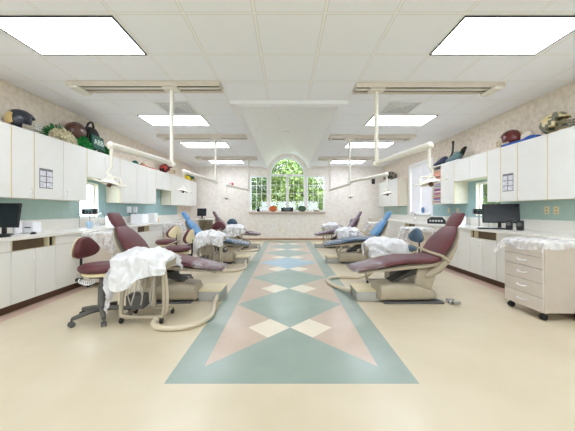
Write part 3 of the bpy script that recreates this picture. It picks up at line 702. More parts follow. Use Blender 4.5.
# ---------------------------------------------------------------- dental chair
def make_chair(up, label, head=None, up_foot=None):
    t = thing('dental_chair', label, 'dental chair', (0, 0, 0), group='reclined dental chairs')
    m = MB(); m.box(-.34, .46, -.24, .24, 0, .022); m.v = [(x, y*(1 if x > 0 else .8), z) for x, y, z in m.v]; obj('floor_plate', m, M_DGREY, t, bevel=.02)
    m = MB()   # pump housing: lofted rounded hull
    rs = []
    for x, z0, z1, wd in ((-.40, .05, .20, .26), (-.37, .025, .245, .34), (-.2, .022, .27, .38), (.1, .022, .25, .38), (.26, .022, .20, .36), (.38, .022, .15, .32), (.41, .04, .12, .26)):
        ring = []
        for k in range(20):
            a = 2*PI*k/20; ca, sa = math.cos(a), math.sin(a); e = 4
            ring.append((x, abs(ca)**(2/e)*(1 if ca >= 0 else -1)*wd/2, (z0+z1)/2+abs(sa)**(2/e)*(1 if sa >= 0 else -1)*(z1-z0)/2))
        rs.append(ring)
    m.rings(rs); obj('base_housing', m, M_BEIGE, t)
    m = MB(); m.prism_y([(.10, .2), (.34, .14), (.42, .36), (.40, .44), (.16, .44)], -.12, .12); obj('lift_column', m, M_BEIGE, t, bevel=.02)
    m = MB(); m.prism_y([(-.22, .26), (-.12, .27), (.22, .40), (.18, .44), (.08, .43)], -.10, .10); obj('lift_arm', m, M_TRACKD, t, bevel=.01)
    # seat frame shell, swept along the underside
    m = MB(); m.cushion([(-.64, .405, .26, .035), (-.3, .44, .32, .06), (.0, .475, .36, .08), (.25, .50, .38, .09), (.42, .53, .36, .10)]); obj('seat_frame', m, M_BEIGE, t)
    m = MB(); rs = []
    for x, z, wd, th in ((.24, .36, .30, .12), (.36, .44, .38, .14), (.51, .60, .40, .11), (.60, .74, .38, .05), (.665, .88, .30, .035), (.70, .985, .20, .025)):
        rs.append((x+.055, z, wd, th))
    m.cushion(rs); obj('back_shell', m, M_BEIGE, t)
    m = MB(); m.cushion([(-.72, .445, .33, .05), (-.62, .46, .38, .065), (-.45, .495, .42, .075), (-.25, .535, .45, .08), (-.05, .57, .47, .085), (.12, .565, .50, .09), (.28, .565, .50, .09), (.40, .585, .46, .10)], n=24)
    obj('seat_cushion', m, up_foot or up, t)
    m = MB(); m.cushion([(.39, .60, .40, .09), (.45, .68, .48, .10), (.52, .78, .49, .10), (.59, .87, .45, .09), (.655, .95, .36, .07), (.69, .995, .27, .055)], n=24); obj('back_cushion', m, up, t)
    m = MB(); m.cushion([(.70, 1.005, .24, .055), (.745, 1.07, .27, .07), (.78, 1.13, .27, .07), (.81, 1.185, .25, .055)], n=20); hc = obj('headrest', m, head or up, t)
    m = MB(); m.box(.72, .74, -.03, .03, .93, 1.08); obj('headrest_bar', m, M_STEEL, hc, bevel=.003)
    m = MB(); m.tube([(.50, -.26, .56), (.40, -.29, .64), (.22, -.30, .70), (.06, -.30, .765), (.0, -.29, .79)], [.02, .011], 10, smooth=4); obj('armrest', m, M_BEIGE, t)
    m = MB(); m.cushion([(-.735, .4465, .36, .062), (-.62, .462, .41, .078), (-.45, .497, .45, .088), (-.36, .513, .455, .09)], n=24); m.f = m.f[:-1]; m.mi = m.mi[:-1]; obj('foot_sleeve', m, M_FOOTF, t)
    m = MB(); m.tube([(.38, -.12, .05), (.50, -.16, .02), (.56, -.20, .03)], .012, 8, smooth=4)
    m.cbox((.58, -.16, .03), (.10, .05, .035)); m.cbox((.60, -.26, .03), (.10, .05, .035)); m.lathe([(.03, 0), (.03, .04), (.02, .05)], (.55, -.21, 0), n=12); obj('foot_pedal', m, M_STEEL, t, bevel=.006)
    return t
SX = 1.62; ST = [3.8, 6.45, 9.1]
ch1 = make_chair(M_BURG, 'near right burgundy reclined dental chair in front of the monitor')
ch1.location = (SX, ST[0], 0); ch1.rotation_euler.z = .06
c2 = dup(ch1, 'near left burgundy dental chair beside the burgundy stool', (-SX+.015, ST[0], 0), PI)
c3 = make_chair(M_BLUE, 'blue dental chair, second in the right row', up_foot=M_SLATE); c3.location = (SX, ST[1], 0)
c4 = dup(c3, 'blue dental chair, second in the left row', (-SX, ST[1], 0), PI)
c5 = make_chair(M_PURP, 'mauve dental chair farthest in the right row'); c5.location = (SX+.05, ST[2], 0)
c6 = make_chair(mat('dark_burgundy', (92, 54, 62), .4), 'burgundy dental chair farthest in the left row'); c6.location = (-SX, ST[2], 0); c6.rotation_euler.z = PI

# ---------------------------------------------------------------- utility boxes with hose
RB = [(.95, 3.97, .07), (.86, 4.2, .04), (.72, 4.5, .03), (.76, 4.85, .03), (1.02, 4.97, .03), (1.30, 4.85, .05), (1.45, 4.62, .20), (1.5, 4.5, .5)]
LB = [(-1.42, 3.15, .55), (-1.38, 3.12, .25), (-1.37, 3.05, .10), (-1.43, 2.92, .035), (-1.28, 2.80, .03), (-1.02, 2.84, .03), (-.87, 3.10, .03), (-.92, 3.45, .05), (-.95, 3.72, .07)]
for i, y in enumerate(ST):
    for s in (-1, 1):
        x = s*1.11 if s > 0 else -1.05
        nmz = ['nearest', 'second', 'farthest'][i]
        t = thing('utility_box', '%s beige floor utility box with hose at the foot of the %s chairs' % (nmz, 'right' if s > 0 else 'left'), 'utility box', (x, y+.10, 0), group='floor utility boxes')
        m = MB(); m.box(-.155, .155, -.19, .19, 0, .13); obj('case', m, M_STEEL, t, bevel=.008)
        m = MB(); m.box(-.16, .16, -.195, .195, .13, .145); obj('lid', m, M_CREAM, t, bevel=.005)
        pts = RB if s > 0 else LB
        if s > 0 and i > 0: pts = [(1.0, 4.1, .05), (1.05, 4.3, .03), (1.3, 4.5, .04), (1.45, 4.5, .3), (1.5, 4.5, .5)]
        m = MB(); m.tube([(a, bq+y-ST[0], z) for a, bq, z in pts], .028, 10, smooth=6); obj('hose', m, mat('beige_hose', (212, 200, 176), .45), t, True)

# ---------------------------------------------------------------- delivery carts
def make_delivery():
    t = thing('delivery_cart', '', 'instrument cart', (0, 0, 0), group='dental instrument carts')
    m = MB(); m.box(-.27, .27, -.17, .17, .58, .69); obj('tray_body', m, M_BEIGE, t, bevel=.02)
    m = MB(); m.tube([(-.24, .13, .60), (-.26, .14, .3), (-.25, .14, .12), (-.2, .14, .075), (.15, .14, .075), (.22, .13, .12), (.21, .10, .35), (.18, .05, .60)], .022, 10, smooth=5); obj('front_rail', m, M_BEIGE, t)
    m = MB(); m.tube([(.2, .13, .07), (.2, -.15, .07)], .018, 8); m.tube([(-.22, .13, .07), (-.22, -.15, .07)], .018, 8); obj('cross_rail', m, M_BEIGE, t)
    m = MB(); m.tube([(0, -.10, .60), (0, -.14, .3), (0, -.15, .09)], .03, 10, smooth=3); m.tube([(-.22, -.15, .07), (.2, -.15, .07)], .02, 8); obj('post', m, M_BEIGE, t)
    for sx in (-.23, .21):
        for sy in (-.15, .14):
            m = MB(); m.lathe([(.03, -.012), (.033, 0), (.03, .012)], (sx, sy, .033), n=14, M=Matrix.Rotation(PI/2, 3, 'Y')); m.tube([(sx, sy, .04), (sx, sy, .075)], .012, 6); obj('caster', m, M_BLACK, t)
    for k in range(4):
        x = -.18+k*.11; d = .04*math.sin(k*2.1)
        m = MB(); m.tube([(x, .16, .62), (x+.01+d, .19, .45), (x+.03, .18, .26+.04*(k%2)), (x+.08, .12, .2), (x+.11-d, .06, .35), (x+.05, .02, .58)], .0065, 6, smooth=5); obj('instrument_hose', m, mat('light_hose', (176, 170, 158), .4), t)
    m = MB(); m.cbox((.12, -.02, .2), (.2, .14, .16)); obj('supply_box', m, M_DGREY, t, bevel=.015)
    return t
dl = make_delivery()
# film cover built as draped sheet
def drape(name, x0, x1, y0, y1, z, hang, seed, res=.022, dome=.0, wr=.012, hem=None, m_=None, flare=.25, label='', cat='plastic cover', group='clear plastic covers'):
    """hang = (left, right, front, back) lengths"""
    hl, hr, hf, hb = hang; w_, d_ = x1-x0, y1-y0
    nx = int((w_+hl+hr)/res); ny = int((d_+hf+hb)/res); V = []; F_ = []
    sv = Vector((seed*3.1, seed*1.7, seed*.9))
    for j in range(ny+1):
        for i in range(nx+1):
            u = -hl+(w_+hl+hr)*i/nx; v_ = -hf+(d_+hf+hb)*j/ny
            ox = -u if u < 0 else (u-w_ if u > w_ else 0); oy = -v_ if v_ < 0 else (v_-d_ if v_ > d_ else 0)
            sx = -1 if u < 0 else 1; sy = -1 if v_ < 0 else 1
            cu, cv = min(max(u, 0), w_), min(max(v_, 0), d_)
            drop = math.hypot(ox, oy) if (ox and oy) else max(ox, oy)
            if ox and oy: drop = max(ox, oy)+.35*min(ox, oy)
            nn = .72+.6*noise.noise(Vector((u*3, v_*3, 0))+sv)
            if hem: nn *= hem(u/w_, v_/d_)
            drop *= max(.2, nn)
            al = cu+cv+ (math.atan2(oy, ox) if ox and oy else 0)*.2
            rip = .018*math.sin(al*27+seed)*min(1, drop/.12) + .012*math.sin(al*58+seed*2)*min(1, drop/.12)
            fx = (flare*drop*.5+.006+rip)*sx*(1 if ox else 0); fy = (flare*drop*.5+.006+rip)*sy*(1 if oy else 0)
            if ox and oy: q = .7; fx *= q; fy *= q; fx += sx*.12*min(ox, oy); fy += sy*.12*min(ox, oy)
            dm = dome*(1-(2*cu/w_-1)**2*.6)*(1-(2*cv/d_-1)**2*.6) - dome*.3
            P3 = Vector((u*5, v_*5, drop*4))+sv
            ww = wr*(1-abs(noise.noise(P3))*2.2) + wr*.5*(1-2*abs(noise.noise(P3*2.0)))
            V.append((x0+cu+fx+ww*.5*(sx if ox else 0), y0+cv+fy+ww*.5*(sy if oy else 0), z-drop*.97+dm+max(0, ww)*(1 if not(ox or oy) else .4)+.004))
    for j in range(ny):
        for i in range(nx): a = j*(nx+1)+i; F_.append((a, a+1, a+nx+2, a+nx+1))
    mb = MB(); cxx, cyy = (x0+x1)/2, (y0+y1)/2
    mb.add([(p[0]-cxx, p[1]-cyy, p[2]-z) for p in V], F_)
    o = obj(name, mb, m_ or M_FILM); o.location = (cxx, cyy, z)
    for p in o.data.polygons: p.use_smooth = True
    return tag(o, label, cat, group)
def bag(x, y, s, label, seed):
    # long tail hangs on the head side
    return drape('plastic_cover', x-.27, x+.27, y-.18, y+.18, .70, ((.40, .10) if s < 0 else (.12, .16)) + (.34, .28), seed, dome=.10, wr=.045, m_=M_BAG, flare=.03,
        hem=(lambda a, b_: 1.3-.65*max(0, min(1, a))) if s < 0 else (lambda a, b_: .8+.2*max(0, min(1, a))), label=label, cat='plastic cover', group='white plastic bags over the instrument carts')
first = True
for i, y in enumerate(ST):
    for s in (-1, 1):
        x, yy = (s*1.60, y-.68) if s < 0 else (1.60, y+.66)
        lab = 'instrument cart under a white plastic bag, %s in the %s row' % (['nearest', 'second', 'farthest'][i], 'right' if s > 0 else 'left')
        if s < 0: rr = PI
        else: rr = 0
        if first: dl.location = (x, yy, 0); dl.rotation_euler.z = rr; dl['label'] = lab; first = False
        else: dup(dl, lab, (x, yy, 0), rr)
        bag(x, yy, s, 'crumpled white plastic bag over the %s cart of the %s row' % (['nearest', 'second', 'farthest'][i], 'right' if s > 0 else 'left'), i*2+(s > 0)+1)

# ---------------------------------------------------------------- stools
def make_stool(up, label):
    t = thing('dental_stool', label, 'stool', (0, 0, 0), group='rolling stools')
    m = MB(); m.lathe([(.045, .09), (.045, .15), (.04, .17), (.038, .36), (.026, .37), (.024, .50)], n=16); obj('column', m, M_GREY, t)
    for k in range(5):
        a = 2*PI*k/5+.35; ca, sa = math.cos(a), math.sin(a)
        m = MB(); m.tube([(0, 0, .12), (.12*ca, .12*sa, .115), (.28*ca, .28*sa, .085)], [.034, .022], 8); lg = obj('leg', m, M_GREY, t)
        q = MB(); x, y = .285*ca, .285*sa
        for d in (-.017, .017): q.lathe([(.022, -.009), (.03, -.006), (.03, .006), (.022, .009)], (x-sa*d, y+ca*d, .03), n=14, M=Matrix.Rotation(a, 3, 'Z') @ Matrix.Rotation(PI/2, 3, 'X'))
        q.tube([(x, y, .03), (x, y, .09)], .01, 6); obj('caster', q, mat('caster_grey', (84, 84, 84), .4), lg)
    m = MB(); m.lathe([(.17, .505), (.20, .52), (.205, .545), (.19, .55)], n=24, sy=.92); obj('seat_pan', m, M_CREAM, t)
    m = MB(); m.lathe([(.19, .548), (.222, .562), (.232, .585), (.222, .612), (.19, .63), (.12, .636), (.03, .632)], n=28, sy=.92)
    m.v = [(x, y, z+.10*abs(x)*abs(x)) for x, y, z in m.v]; obj('seat', m, up, t)
    m = MB(); m.cbox((0, 0, .49), (.2, .12, .035)); m.tube([(.0, .05, .48), (-.02, .2, .46)], .012, 6); m.tube([(-.16, -.08, .47), (-.22, -.10, .465)], .02, 8); m.tube([(0, 0, .485), (-.22, .04, .485), (-.27, .05, .50), (-.275, .05, .75)], .014, 8, smooth=5); obj('back_post', m, M_BLACK, t)
    # rounded-triangle backrest facing +x
    def pad(x0, dx, sc, zc):
        rs = []
        for q, k in ((0, .82), (.25, .97), (.6, 1), (1, .86)):
            ring = []
            for j in range(24):
                a = 2*PI*j/24; r = 1+.10*math.cos(3*(a-PI/2)); ry = .195*r*math.cos(a)*sc*k; rz = .125*r*math.sin(a)*sc*k
                ring.append((x0+dx*q + .35*ry*ry*3, .05+ry, zc+rz))
            rs.append(ring)
        return MB().rings(rs)
    obj('backrest', pad(-.265, .05, 1, .80), up, t); obj('back_shell', pad(-.268, -.02, .96, .80), M_CREAM, t)
    return t
s1 = make_stool(M_BURG, 'burgundy rolling stool in front at left, beside the white bag'); s1.location = (-2.12, 3.12, 0)
dup(s1, 'burgundy stool with cream back shell behind the near left chair', (-1.86, 4.62, 0), PI)
dup(s1, 'burgundy stool with cream back near the second left drawer cart', (-2.47, 5.62, 0), PI-.3)
dup(s1, 'burgundy stool between the second and farthest left chairs', (-1.95, 7.42, 0), -PI/2)
s2 = make_stool(M_SLATE, 'slate blue rolling stool behind the near right chair'); s2.location = (2.02, 4.72, 0); s2.rotation_euler.z = PI+.15
dup(s2, 'slate blue stool at the far wall behind the farthest left chair', (-2.1, 10.05, 0), -PI/2)
dup(s2, 'slate blue stool at the far wall behind the farthest right chair', (2.2, 10.2, 0), PI)
m = MB()
pts = []
for k in range(90): a = k*.55; pts.append((-2.30+k*.0019, 3.02+.022*math.cos(a), .46+.022*math.sin(a)-.03*math.sin(k/89*PI)))
m.tube(pts, .006, 5); tag(obj('coiled_cord', m, M_WHITE), 'white coiled cord hanging under the seat of the front burgundy stool', 'cord')

# ---------------------------------------------------------------- drawer carts
def make_cart(label, wx=.50, wy=.50, h=.87):
    """drawers face -x locally"""
    t = thing('drawer_cart', label, 'cart', (0, 0, 0), group='rolling drawer carts')
    m = MB(); m.box(-wx/2+.018, wx/2, -wy/2, wy/2, .09, h-.02); obj('body', m, M_CARTS, t, bevel=.003)
    m = MB(); m.box(-wx/2-.01, wx/2+.01, -wy/2-.01, wy/2+.01, h-.02, h); obj('top', m, M_CTOP, t, bevel=.004)
    z = .092
    for k, hh in enumerate((.163, .163, .163, .13, .13)):
        if z+hh > h-.018: hh = h-.022-z
        m = MB(); m.box(-wx/2, -wx/2+.017, -wy/2+.004, wy/2-.004, z, z+hh-.005); d = obj('drawer', m, M_CARTF, t, bevel=.003)
        q = MB(); zz = z+hh*.55; q.tube([(-wx/2, -.06, zz), (-wx/2-.022, -.055, zz-.004), (-wx/2-.024, 0, zz-.01), (-wx/2-.022, .055, zz-.004), (-wx/2, .06, zz)], .0055, 6, smooth=3); obj('handle', q, M_WHITE, d)
        z += hh
    for sx in (-1, 1):
        for sy in (-1, 1):
            q = MB(); x, y = sx*(wx/2-.05), sy*(wy/2-.05)
            for d in (-.016, .016): q.lathe([(.028, -.01), (.034, -.006), (.034, .006), (.028, .01)], (x, y+d, .034), n=16, M=Matrix.Rotation(PI/2, 3, 'X'))
            q.tube([(x, y, .034), (x, y, .09)], .012, 6); obj('caster', q, M_BLACK, t)
    return t
k1 = make_cart('large beige drawer cart on casters at the right picture edge', .50, .54); k1.location = (3.11, 3.30, 0)
CARTS = [(3.11, 3.30, 0, .50, .54)]
k2 = make_cart('beige drawer cart behind the slate blue stool, right side', .45, .45); k2.location = (2.73, 5.73, 0)
dup(k2, 'beige drawer cart farther back on the right, behind the blue chair', (2.68, 8.25, 0), 0)
dup(k2, 'drawer cart between the front stool and the left counter', (-3.03, 4.58, 0), PI)
dup(k2, 'drawer cart farther back on the left, before the blue chair', (-3.06, 7.52, 0), PI)
drape('plastic_sheet', 2.85, 3.37, 3.02, 3.58, .875, (.15, .03, .10, .10), 4, wr=.016, flare=.5, label='clear plastic sheet draped over the large right drawer cart', hem=lambda a, b_: 1.6 if b_ > .8 else 1.0)
drape('plastic_sheet', 2.5, 2.96, 5.5, 5.96, .875, (.35, .10, .16, .3), 9, wr=.010, res=.03, flare=.35, label='clear plastic sheet over the cart behind the blue stool')
drape('plastic_sheet', 2.45, 2.91, 8.02, 8.48, .875, (.3, .2, .22, .2), 12, wr=.010, res=.03, flare=.35, label='clear plastic sheet over the far right cart')
drape('plastic_sheet', -3.26, -2.80, 4.35, 4.81, .875, (.04, .34, .34, .12), 15, wr=.010, res=.03, flare=.3, label='clear plastic sheet over the cart behind the front stool')
drape('plastic_sheet', -3.29, -2.83, 7.29, 7.75, .875, (.03, .34, .34, .2), 19, wr=.010, res=.03, flare=.3, label='clear plastic sheet over the farther left cart')

# ---------------------------------------------------------------- ceiling tracks with dental lights
def track(s, i, xa, xb, y, pole_x, end, zpole, label):
    """end = world point of the arm end"""
    t = thing('track_light', label, 'dental light', (pole_x, y+.12, ZC), group='ceiling-track dental lights')
    m = MB(); m.box(xa, xb, y, y+.25, ZC-.045, ZC-.001); m.box(xa, xb, y, y+.02, ZC-.075, ZC-.045); m.box(xa, xb, y+.23, y+.25, ZC-.075, ZC-.045)
    obj('track_housing', m, M_TRACK, t, True, bevel=.004)
    m = MB(); m.box(xa+.02, xb-.02, y+.06, y+.075, ZC-.06, ZC-.045); m.box(xa+.02, xb-.02, y+.17, y+.185, ZC-.06, ZC-.045); obj('rail', m, M_TRACKD, t, True, smooth=False)
    m = MB(); m.box(xa+.02, xb-.02, y+.095, y+.15, ZC-.064, ZC-.046); obj('light_strip', m, M_ENAM, t, True, smooth=False)
    xo = xa if s < 0 else xb
    m = MB(); m.cbox((xo-s*.12, y+.12, ZC-.085), (.13, .30, .05)); obj('end_cap', m, M_ENAM, t, True, bevel=.022, seg=4)
    m = MB(); m.cbox((pole_x, y+.12, ZC-.075), (.22, .18, .04)); obj('trolley', m, M_ENAM, t, True, bevel=.012)
    m = MB(); m.tube([(pole_x, y+.12, ZC-.09), (pole_x, y+.12, zpole)], .030, 14); obj('pole', m, M_ENAM, t, True)
    m = MB(); m.cbox((pole_x, y+.12, zpole), (.11, .075, .06)); obj('pivot', m, M_ENAM, t, True, bevel=.018)
    p0 = Vector((pole_x, y+.12, zpole+.015)); p1 = Vector(end)
    m = MB(); d = (p1-p0).normalized(); m.tube([p0+d*.04, p1], [.032, .040], 14); m.ell(p1, (.045, .045, .045), 12, 8); obj('arm', m, M_ENAM, t, True)
    m = MB(); lp = p1+Vector((0, 0, -.40)); m.tube([p1, p1+Vector((0, 0, -.24))], .018, 10); m.tube([p1+Vector((0, 0, -.23)), p1+Vector((-.03*s*-1, -.01, -.30)), lp+Vector((s*-.02, 0, .05)), lp+Vector((0, 0, .0))], .013, 8, smooth=4); obj('drop_tube', m, M_ENAM, t, True)
    # lamp head: tilted oval dish with side handles
    R = Matrix.Rotation(.22 if s < 0 else -.18, 3, 'Y') @ Matrix.Rotation(-.32, 3, 'X')
    hc = lp+Vector((0, 0, .005))
    m = MB(); m.lathe([(.03, .022), (.075, .012), (.105, -.008), (.112, -.028), (.105, -.026), (.095, -.010), (.06, .002), (.02, .01)], hc, n=24, sy=.62, M=R); hd = obj('lamp_head', m, M_ENAM, t, True)
    m = MB(); m.lathe([(.02, .004), (.06, -.006), (.09, -.018)], hc, n=20, sy=.62, M=R); obj('reflector', m, mat('pale_reflector', (226, 226, 222), .25, metal=.3), hd, True)
    m = MB(); m.tube([hc+R @ Vector((0, 0, 0)), hc+R @ Vector((0, -.02, -.055))], .022, 10); obj('bulb_shield', m, M_BROWN, hd, True)
    for q in (-1, 1): m = MB(); m.tube([hc+R @ Vector((q*.12, 0, -.02)), hc+R @ Vector((q*.19, -.02, -.01))], .009, 6); obj('handle', m, M_ENAM, hd, True)
    # swivel yoke
    m = MB(); m.tube([hc+R @ Vector((-.1, .03, 0)), hc+R @ Vector((-.06, .02, .07)), lp+Vector((0, 0, .06)), hc+R @ Vector((.06, .02, .07)), hc+R @ Vector((.1, .03, 0))], .010, 6, smooth=4); obj('yoke', m, M_ENAM, t, True)
track(-1, 0, -3.12, -.95, 3.84, -1.67, (-1.90, 2.95, 1.94), 1.91, 'ceiling dental light with swing arm, nearest on the left')
track(1, 0, 1.0, 3.13, 3.88, 1.32, (1.57, 2.99, 1.95), 1.92, 'ceiling dental light with swing arm, nearest on the right')
track(-1, 1, -3.12, -.97, 6.53, -1.73, (-2.17, 5.75, 2.06), 1.93, 'ceiling dental light with swing arm, second on the left')
track(1, 1, 1.05, 3.15, 6.58, 1.56, (2.12, 5.75, 2.0), 1.93, 'ceiling dental light with swing arm, second on the right')
track(-1, 2, -3.12, -1.02, 9.28, -1.30, (-1.87, 8.5, 2.03), 1.92, 'ceiling dental light with swing arm, farthest on the left')
track(1, 2, 1.1, 3.15, 9.3, 1.49, (1.99, 8.5, 2.07), 1.92, 'ceiling dental light with swing arm, farthest on the right')

# ---------------------------------------------------------------- things on top of the cabinets
def helmet(loc, rot, c1, c2, label, sc=1.0, mask=(200, 200, 200), z=None, stripe='stripe'):
    t = thing('football_helmet', label, 'helmet', loc, rot)
    A = mat('helm_%d_%d_%d' % c1, c1, .3, coat=.4); B = mat('helm_%d_%d_%d' % c2, c2, .35, coat=.3)
    m = MB(); n, mm = 28, 16; R0 = (.155*sc, .125*sc, .135*sc); cz = .125*sc; V = []; 
    for i in range(mm+1):
        la = -PI*.30+(PI*.80)*i/mm
        for k in range(n):
            a = 2*PI*k/n; V.append((math.cos(la)*math.cos(a)*R0[0], math.cos(la)*math.sin(a)*R0[1], cz+math.sin(la)*R0[2]))
    for i in range(mm):
        for k in range(n):
            a = 2*PI*(k+.5)/n; la = -PI*.30+(PI*.80)*(i+.5)/mm
            if math.cos(a) > .45 and la < .28: continue
            if math.cos(a) > -.15 and la < -.45: continue
            y = math.cos(la)*math.sin(a)
            if stripe == 'stripe': mi = 1 if abs(y) < .2 else 0
            elif stripe == 'back': mi = 1 if math.cos(la)*math.cos(a) < -.78 else 0
            elif stripe == 'patch': mi = 1 if noise.noise(Vector((V[i*n+k][0]*14+sc, V[i*n+k][1]*14, V[i*n+k][2]*14))) > 0.02 else 0
            else: mi = 0
            m.cur = mi; kk = (k+1) % n
            m.add([V[i*n+k], V[i*n+kk], V[(i+1)*n+kk], V[(i+1)*n+k]], [(0,1,2,3)])
    o = obj('shell', m, [A, B], t)
    bm = bmesh.new(); bm.from_mesh(o.data); bmesh.ops.remove_doubles(bm, verts=bm.verts, dist=1e-5); bmesh.ops.recalc_face_normals(bm, faces=bm.faces)
    for e_ in bm.edges: e_.smooth = True
    bm.to_mesh(o.data); bm.free()
    s_ = o.modifiers.new('solid', 'SOLIDIFY'); s_.thickness = .008
    m = MB()
    for dz in (-.02, -.055, -.085):
        m.tube([(R0[0]*.55, -R0[1]*.92, cz+dz*sc), (R0[0]*1.15, -R0[1]*.5, cz+dz*sc), (R0[0]*1.3, 0, cz+dz*sc), (R0[0]*1.15, R0[1]*.5, cz+dz*sc), (R0[0]*.55, R0[1]*.92, cz+dz*sc)], .006*sc, 6, smooth=4)
    for q in (-.3, .3): m.tube([(R0[0]*1.26, q*R0[1], cz-.015*sc), (R0[0]*1.26, q*R0[1], cz-.088*sc)], .006*sc, 6)
    obj('face_guard', m, mat('mask_%d' % mask[0], mask, .4), t)
    return t
TL, TR = LZ1+.001, RZ1+.001
helmet((-3.81, 3.90, TL), 1.2, (24, 30, 48), (204, 176, 120), 'navy helmet with tan back on the near left cabinets', 1.12, (225, 225, 222), stripe='back')
helmet((-3.82, 4.93, TL+.12), PI/2, (92, 60, 50), (100, 66, 54), 'brown helmet behind the green pompoms on the left cabinets', 1.25, (60, 50, 44), stripe='none')
helmet((-3.80, 8.6, TL), .6, (30, 22, 24), (200, 60, 50), 'black and red helmet on the left cabinets, midway', 1.3, (220, 200, 150), stripe='patch')
helmet((3.87, 3.92, TR), -PI/2+.25, (110, 112, 96), (214, 196, 150), 'grey and cream camouflage-patterned helmet on the near right cabinets', 1.18, (120, 120, 110), stripe='patch')
helmet((3.90, 4.72, TR), PI/2+.3, (104, 34, 34), (206, 182, 132), 'dark red and tan helmet on the right cabinets', 1.1, (200, 180, 140), stripe='stripe')
helmet((3.88, 10.1, TR), PI, (70, 66, 62), (150, 140, 128), 'dark mottled helmet on the farthest right cabinet', 1.3, (60, 60, 60), stripe='patch')
helmet((-3.80, 10.75, TL), 1.0, (24, 88, 60), (60, 120, 80), 'dark green helmet on the farthest left cabinet', 1.2, (220, 220, 215), stripe='stripe')
def pompom(loc, d, rgb, label, seed, n=650):
    random.seed(seed); m = MB()
    for k in range(n):
        a = random.uniform(0, 2*PI); e = math.asin(random.uniform(-.1, 1)); r = random.uniform(.75, 1.08)
        dv = Vector((math.cos(e)*math.cos(a)*d[0], math.cos(e)*math.sin(a)*d[1], max(0, math.sin(e))*d[2]))
        p1 = dv*r; p0 = dv*.25; sd_ = Vector((random.uniform(-1, 1), random.uniform(-1, 1), random.uniform(-1, 1))).normalized()*.009
        pm = dv*.75*r + Vector((random.uniform(-.02, .02), random.uniform(-.02, .02), random.uniform(0, .02)))
        p1.z = max(.003, p1.z-.02)
        m.add([p0-sd_, p0+sd_, pm+sd_, pm-sd_, p1+sd_, p1-sd_], [(0,1,2,3), (3,2,4,5)])
    m.ell((0, 0, d[2]*.35), (d[0]*.6, d[1]*.6, d[2]*.35), 12, 8)
    o = obj('pompom', m, mat('pom_%d_%d_%d' % rgb, rgb, .5, rgb2=tuple(int(c*.8) for c in rgb), nscale=20), smooth=False); o.location = loc
    tag(o, label, 'pompom', 'cheering pompoms on the left cabinets')
pompom((-3.85, 4.62, TL), (.13, .36, .31), (50, 150, 74), 'dark green pompom, left end of the pile on the left cabinets', 1)
pompom((-3.75, 4.58, TL), (.07, .30, .25), (240, 232, 196), 'cream pompom in front of the green ones', 2, 900)
pompom((-3.78, 5.04, TL), (.12, .26, .26), (44, 168, 80), 'bright green pompom next to the black bag', 3, 900)
pompom((-3.84, 5.74, TL), (.13, .15, .24), (44, 140, 70), 'green pompom on the far side of the black bag', 4)
random.seed(5)
t = thing('duffel_bag', 'black sports bag with green lettered panel on the left cabinets', 'bag', (-3.84, 5.32, TL))
m = MB(); m.ell((0, 0, .24), (.14, .22, .24), 24, 14); m.v = [(x, y, max(0, z+.02*noise.noise(Vector((x*9, y*9, z*9))))) for x, y, z in m.v]; obj('bag_body', m, mat('black_nylon', (24, 22, 24), .7), t)
m = MB(); m.tube([(.02, -.12, .40), (.04, -.1, .52), (.03, .02, .56), (.0, .10, .44)], .02, 8, smooth=5); obj('strap', m, M_BLACK, t)
RR = Matrix.Rotation(-.12, 3, 'Y')
m = MB(); m.cbox((.13, .02, .17), (.05, .34, .27), RR); obj('green_panel', m, mat('panel_green', (22, 84, 66), .5), t, bevel=.02)
fc = bpy.data.curves.new('panel_lettering', 'FONT'); fc.body = 'ABB'; fc.size = .15; fc.align_x = 'CENTER'; fc.align_y = 'CENTER'; fc.extrude = .002
fc.materials.append(mat('letter_white', (214, 232, 222), .6)); _tmp = bpy.data.objects.new('lettering_source', fc); COL.objects.link(_tmp); bpy.context.view_layer.update()
_me = bpy.data.meshes.new_from_object(_tmp); bpy.data.objects.remove(_tmp); fo_ = bpy.data.objects.new('lettering', _me); COL.objects.link(fo_); fo_.parent = t
fo_.rotation_euler = (Matrix.Rotation(-.12, 3, 'Y').to_4x4() @ Matrix.Rotation(PI/2, 4, 'Z') @ Matrix.Rotation(PI/2, 4, 'X')).to_euler(); fo_.location = (.158, .02, .17)
# cap, pennants
def cap(loc, rot, rgb, label, sc=1.0):
    t = thing('baseball_cap', label, 'cap', loc, rot); M_ = mat('cap_%d_%d_%d' % rgb, rgb, .7)
    m = MB(); m.lathe([(.095*sc, 0), (.098*sc, .03*sc), (.085*sc, .075*sc), (.05*sc, .11*sc), (.008, .122*sc)], n=20); obj('crown', m, M_, t)
    m = MB(); n = 12; vs = []
    for k in range(n+1):
        a = -PI*.36+PI*.72*k/n; vs += [(.09*sc*math.cos(a), .09*sc*math.sin(a), .008), ((.09+.09*math.cos(a*1.2))*sc*math.cos(a*.8)+.0, .10*sc*math.sin(a), .003+.01*math.cos(a))]
    m.add(vs, [(2*k, 2*k+1, 2*k+3, 2*k+2) for k in range(n)]); o = obj('brim', m, M_, t); s_ = o.modifiers.new('solid', 'SOLIDIFY'); s_.thickness = .004
cap((-3.82, 7.30, TL), .3, (222, 206, 184), 'cream cap on the left cabinets, middle of the run', 1.15)
cap((-3.79, 6.80, TL), .6, (24, 112, 92), 'teal green cap on the left cabinets', .8)
cap((-3.80, 10.35, TL), .2, (226, 196, 30), 'yellow cap on the farthest left cabinet', 1.5)
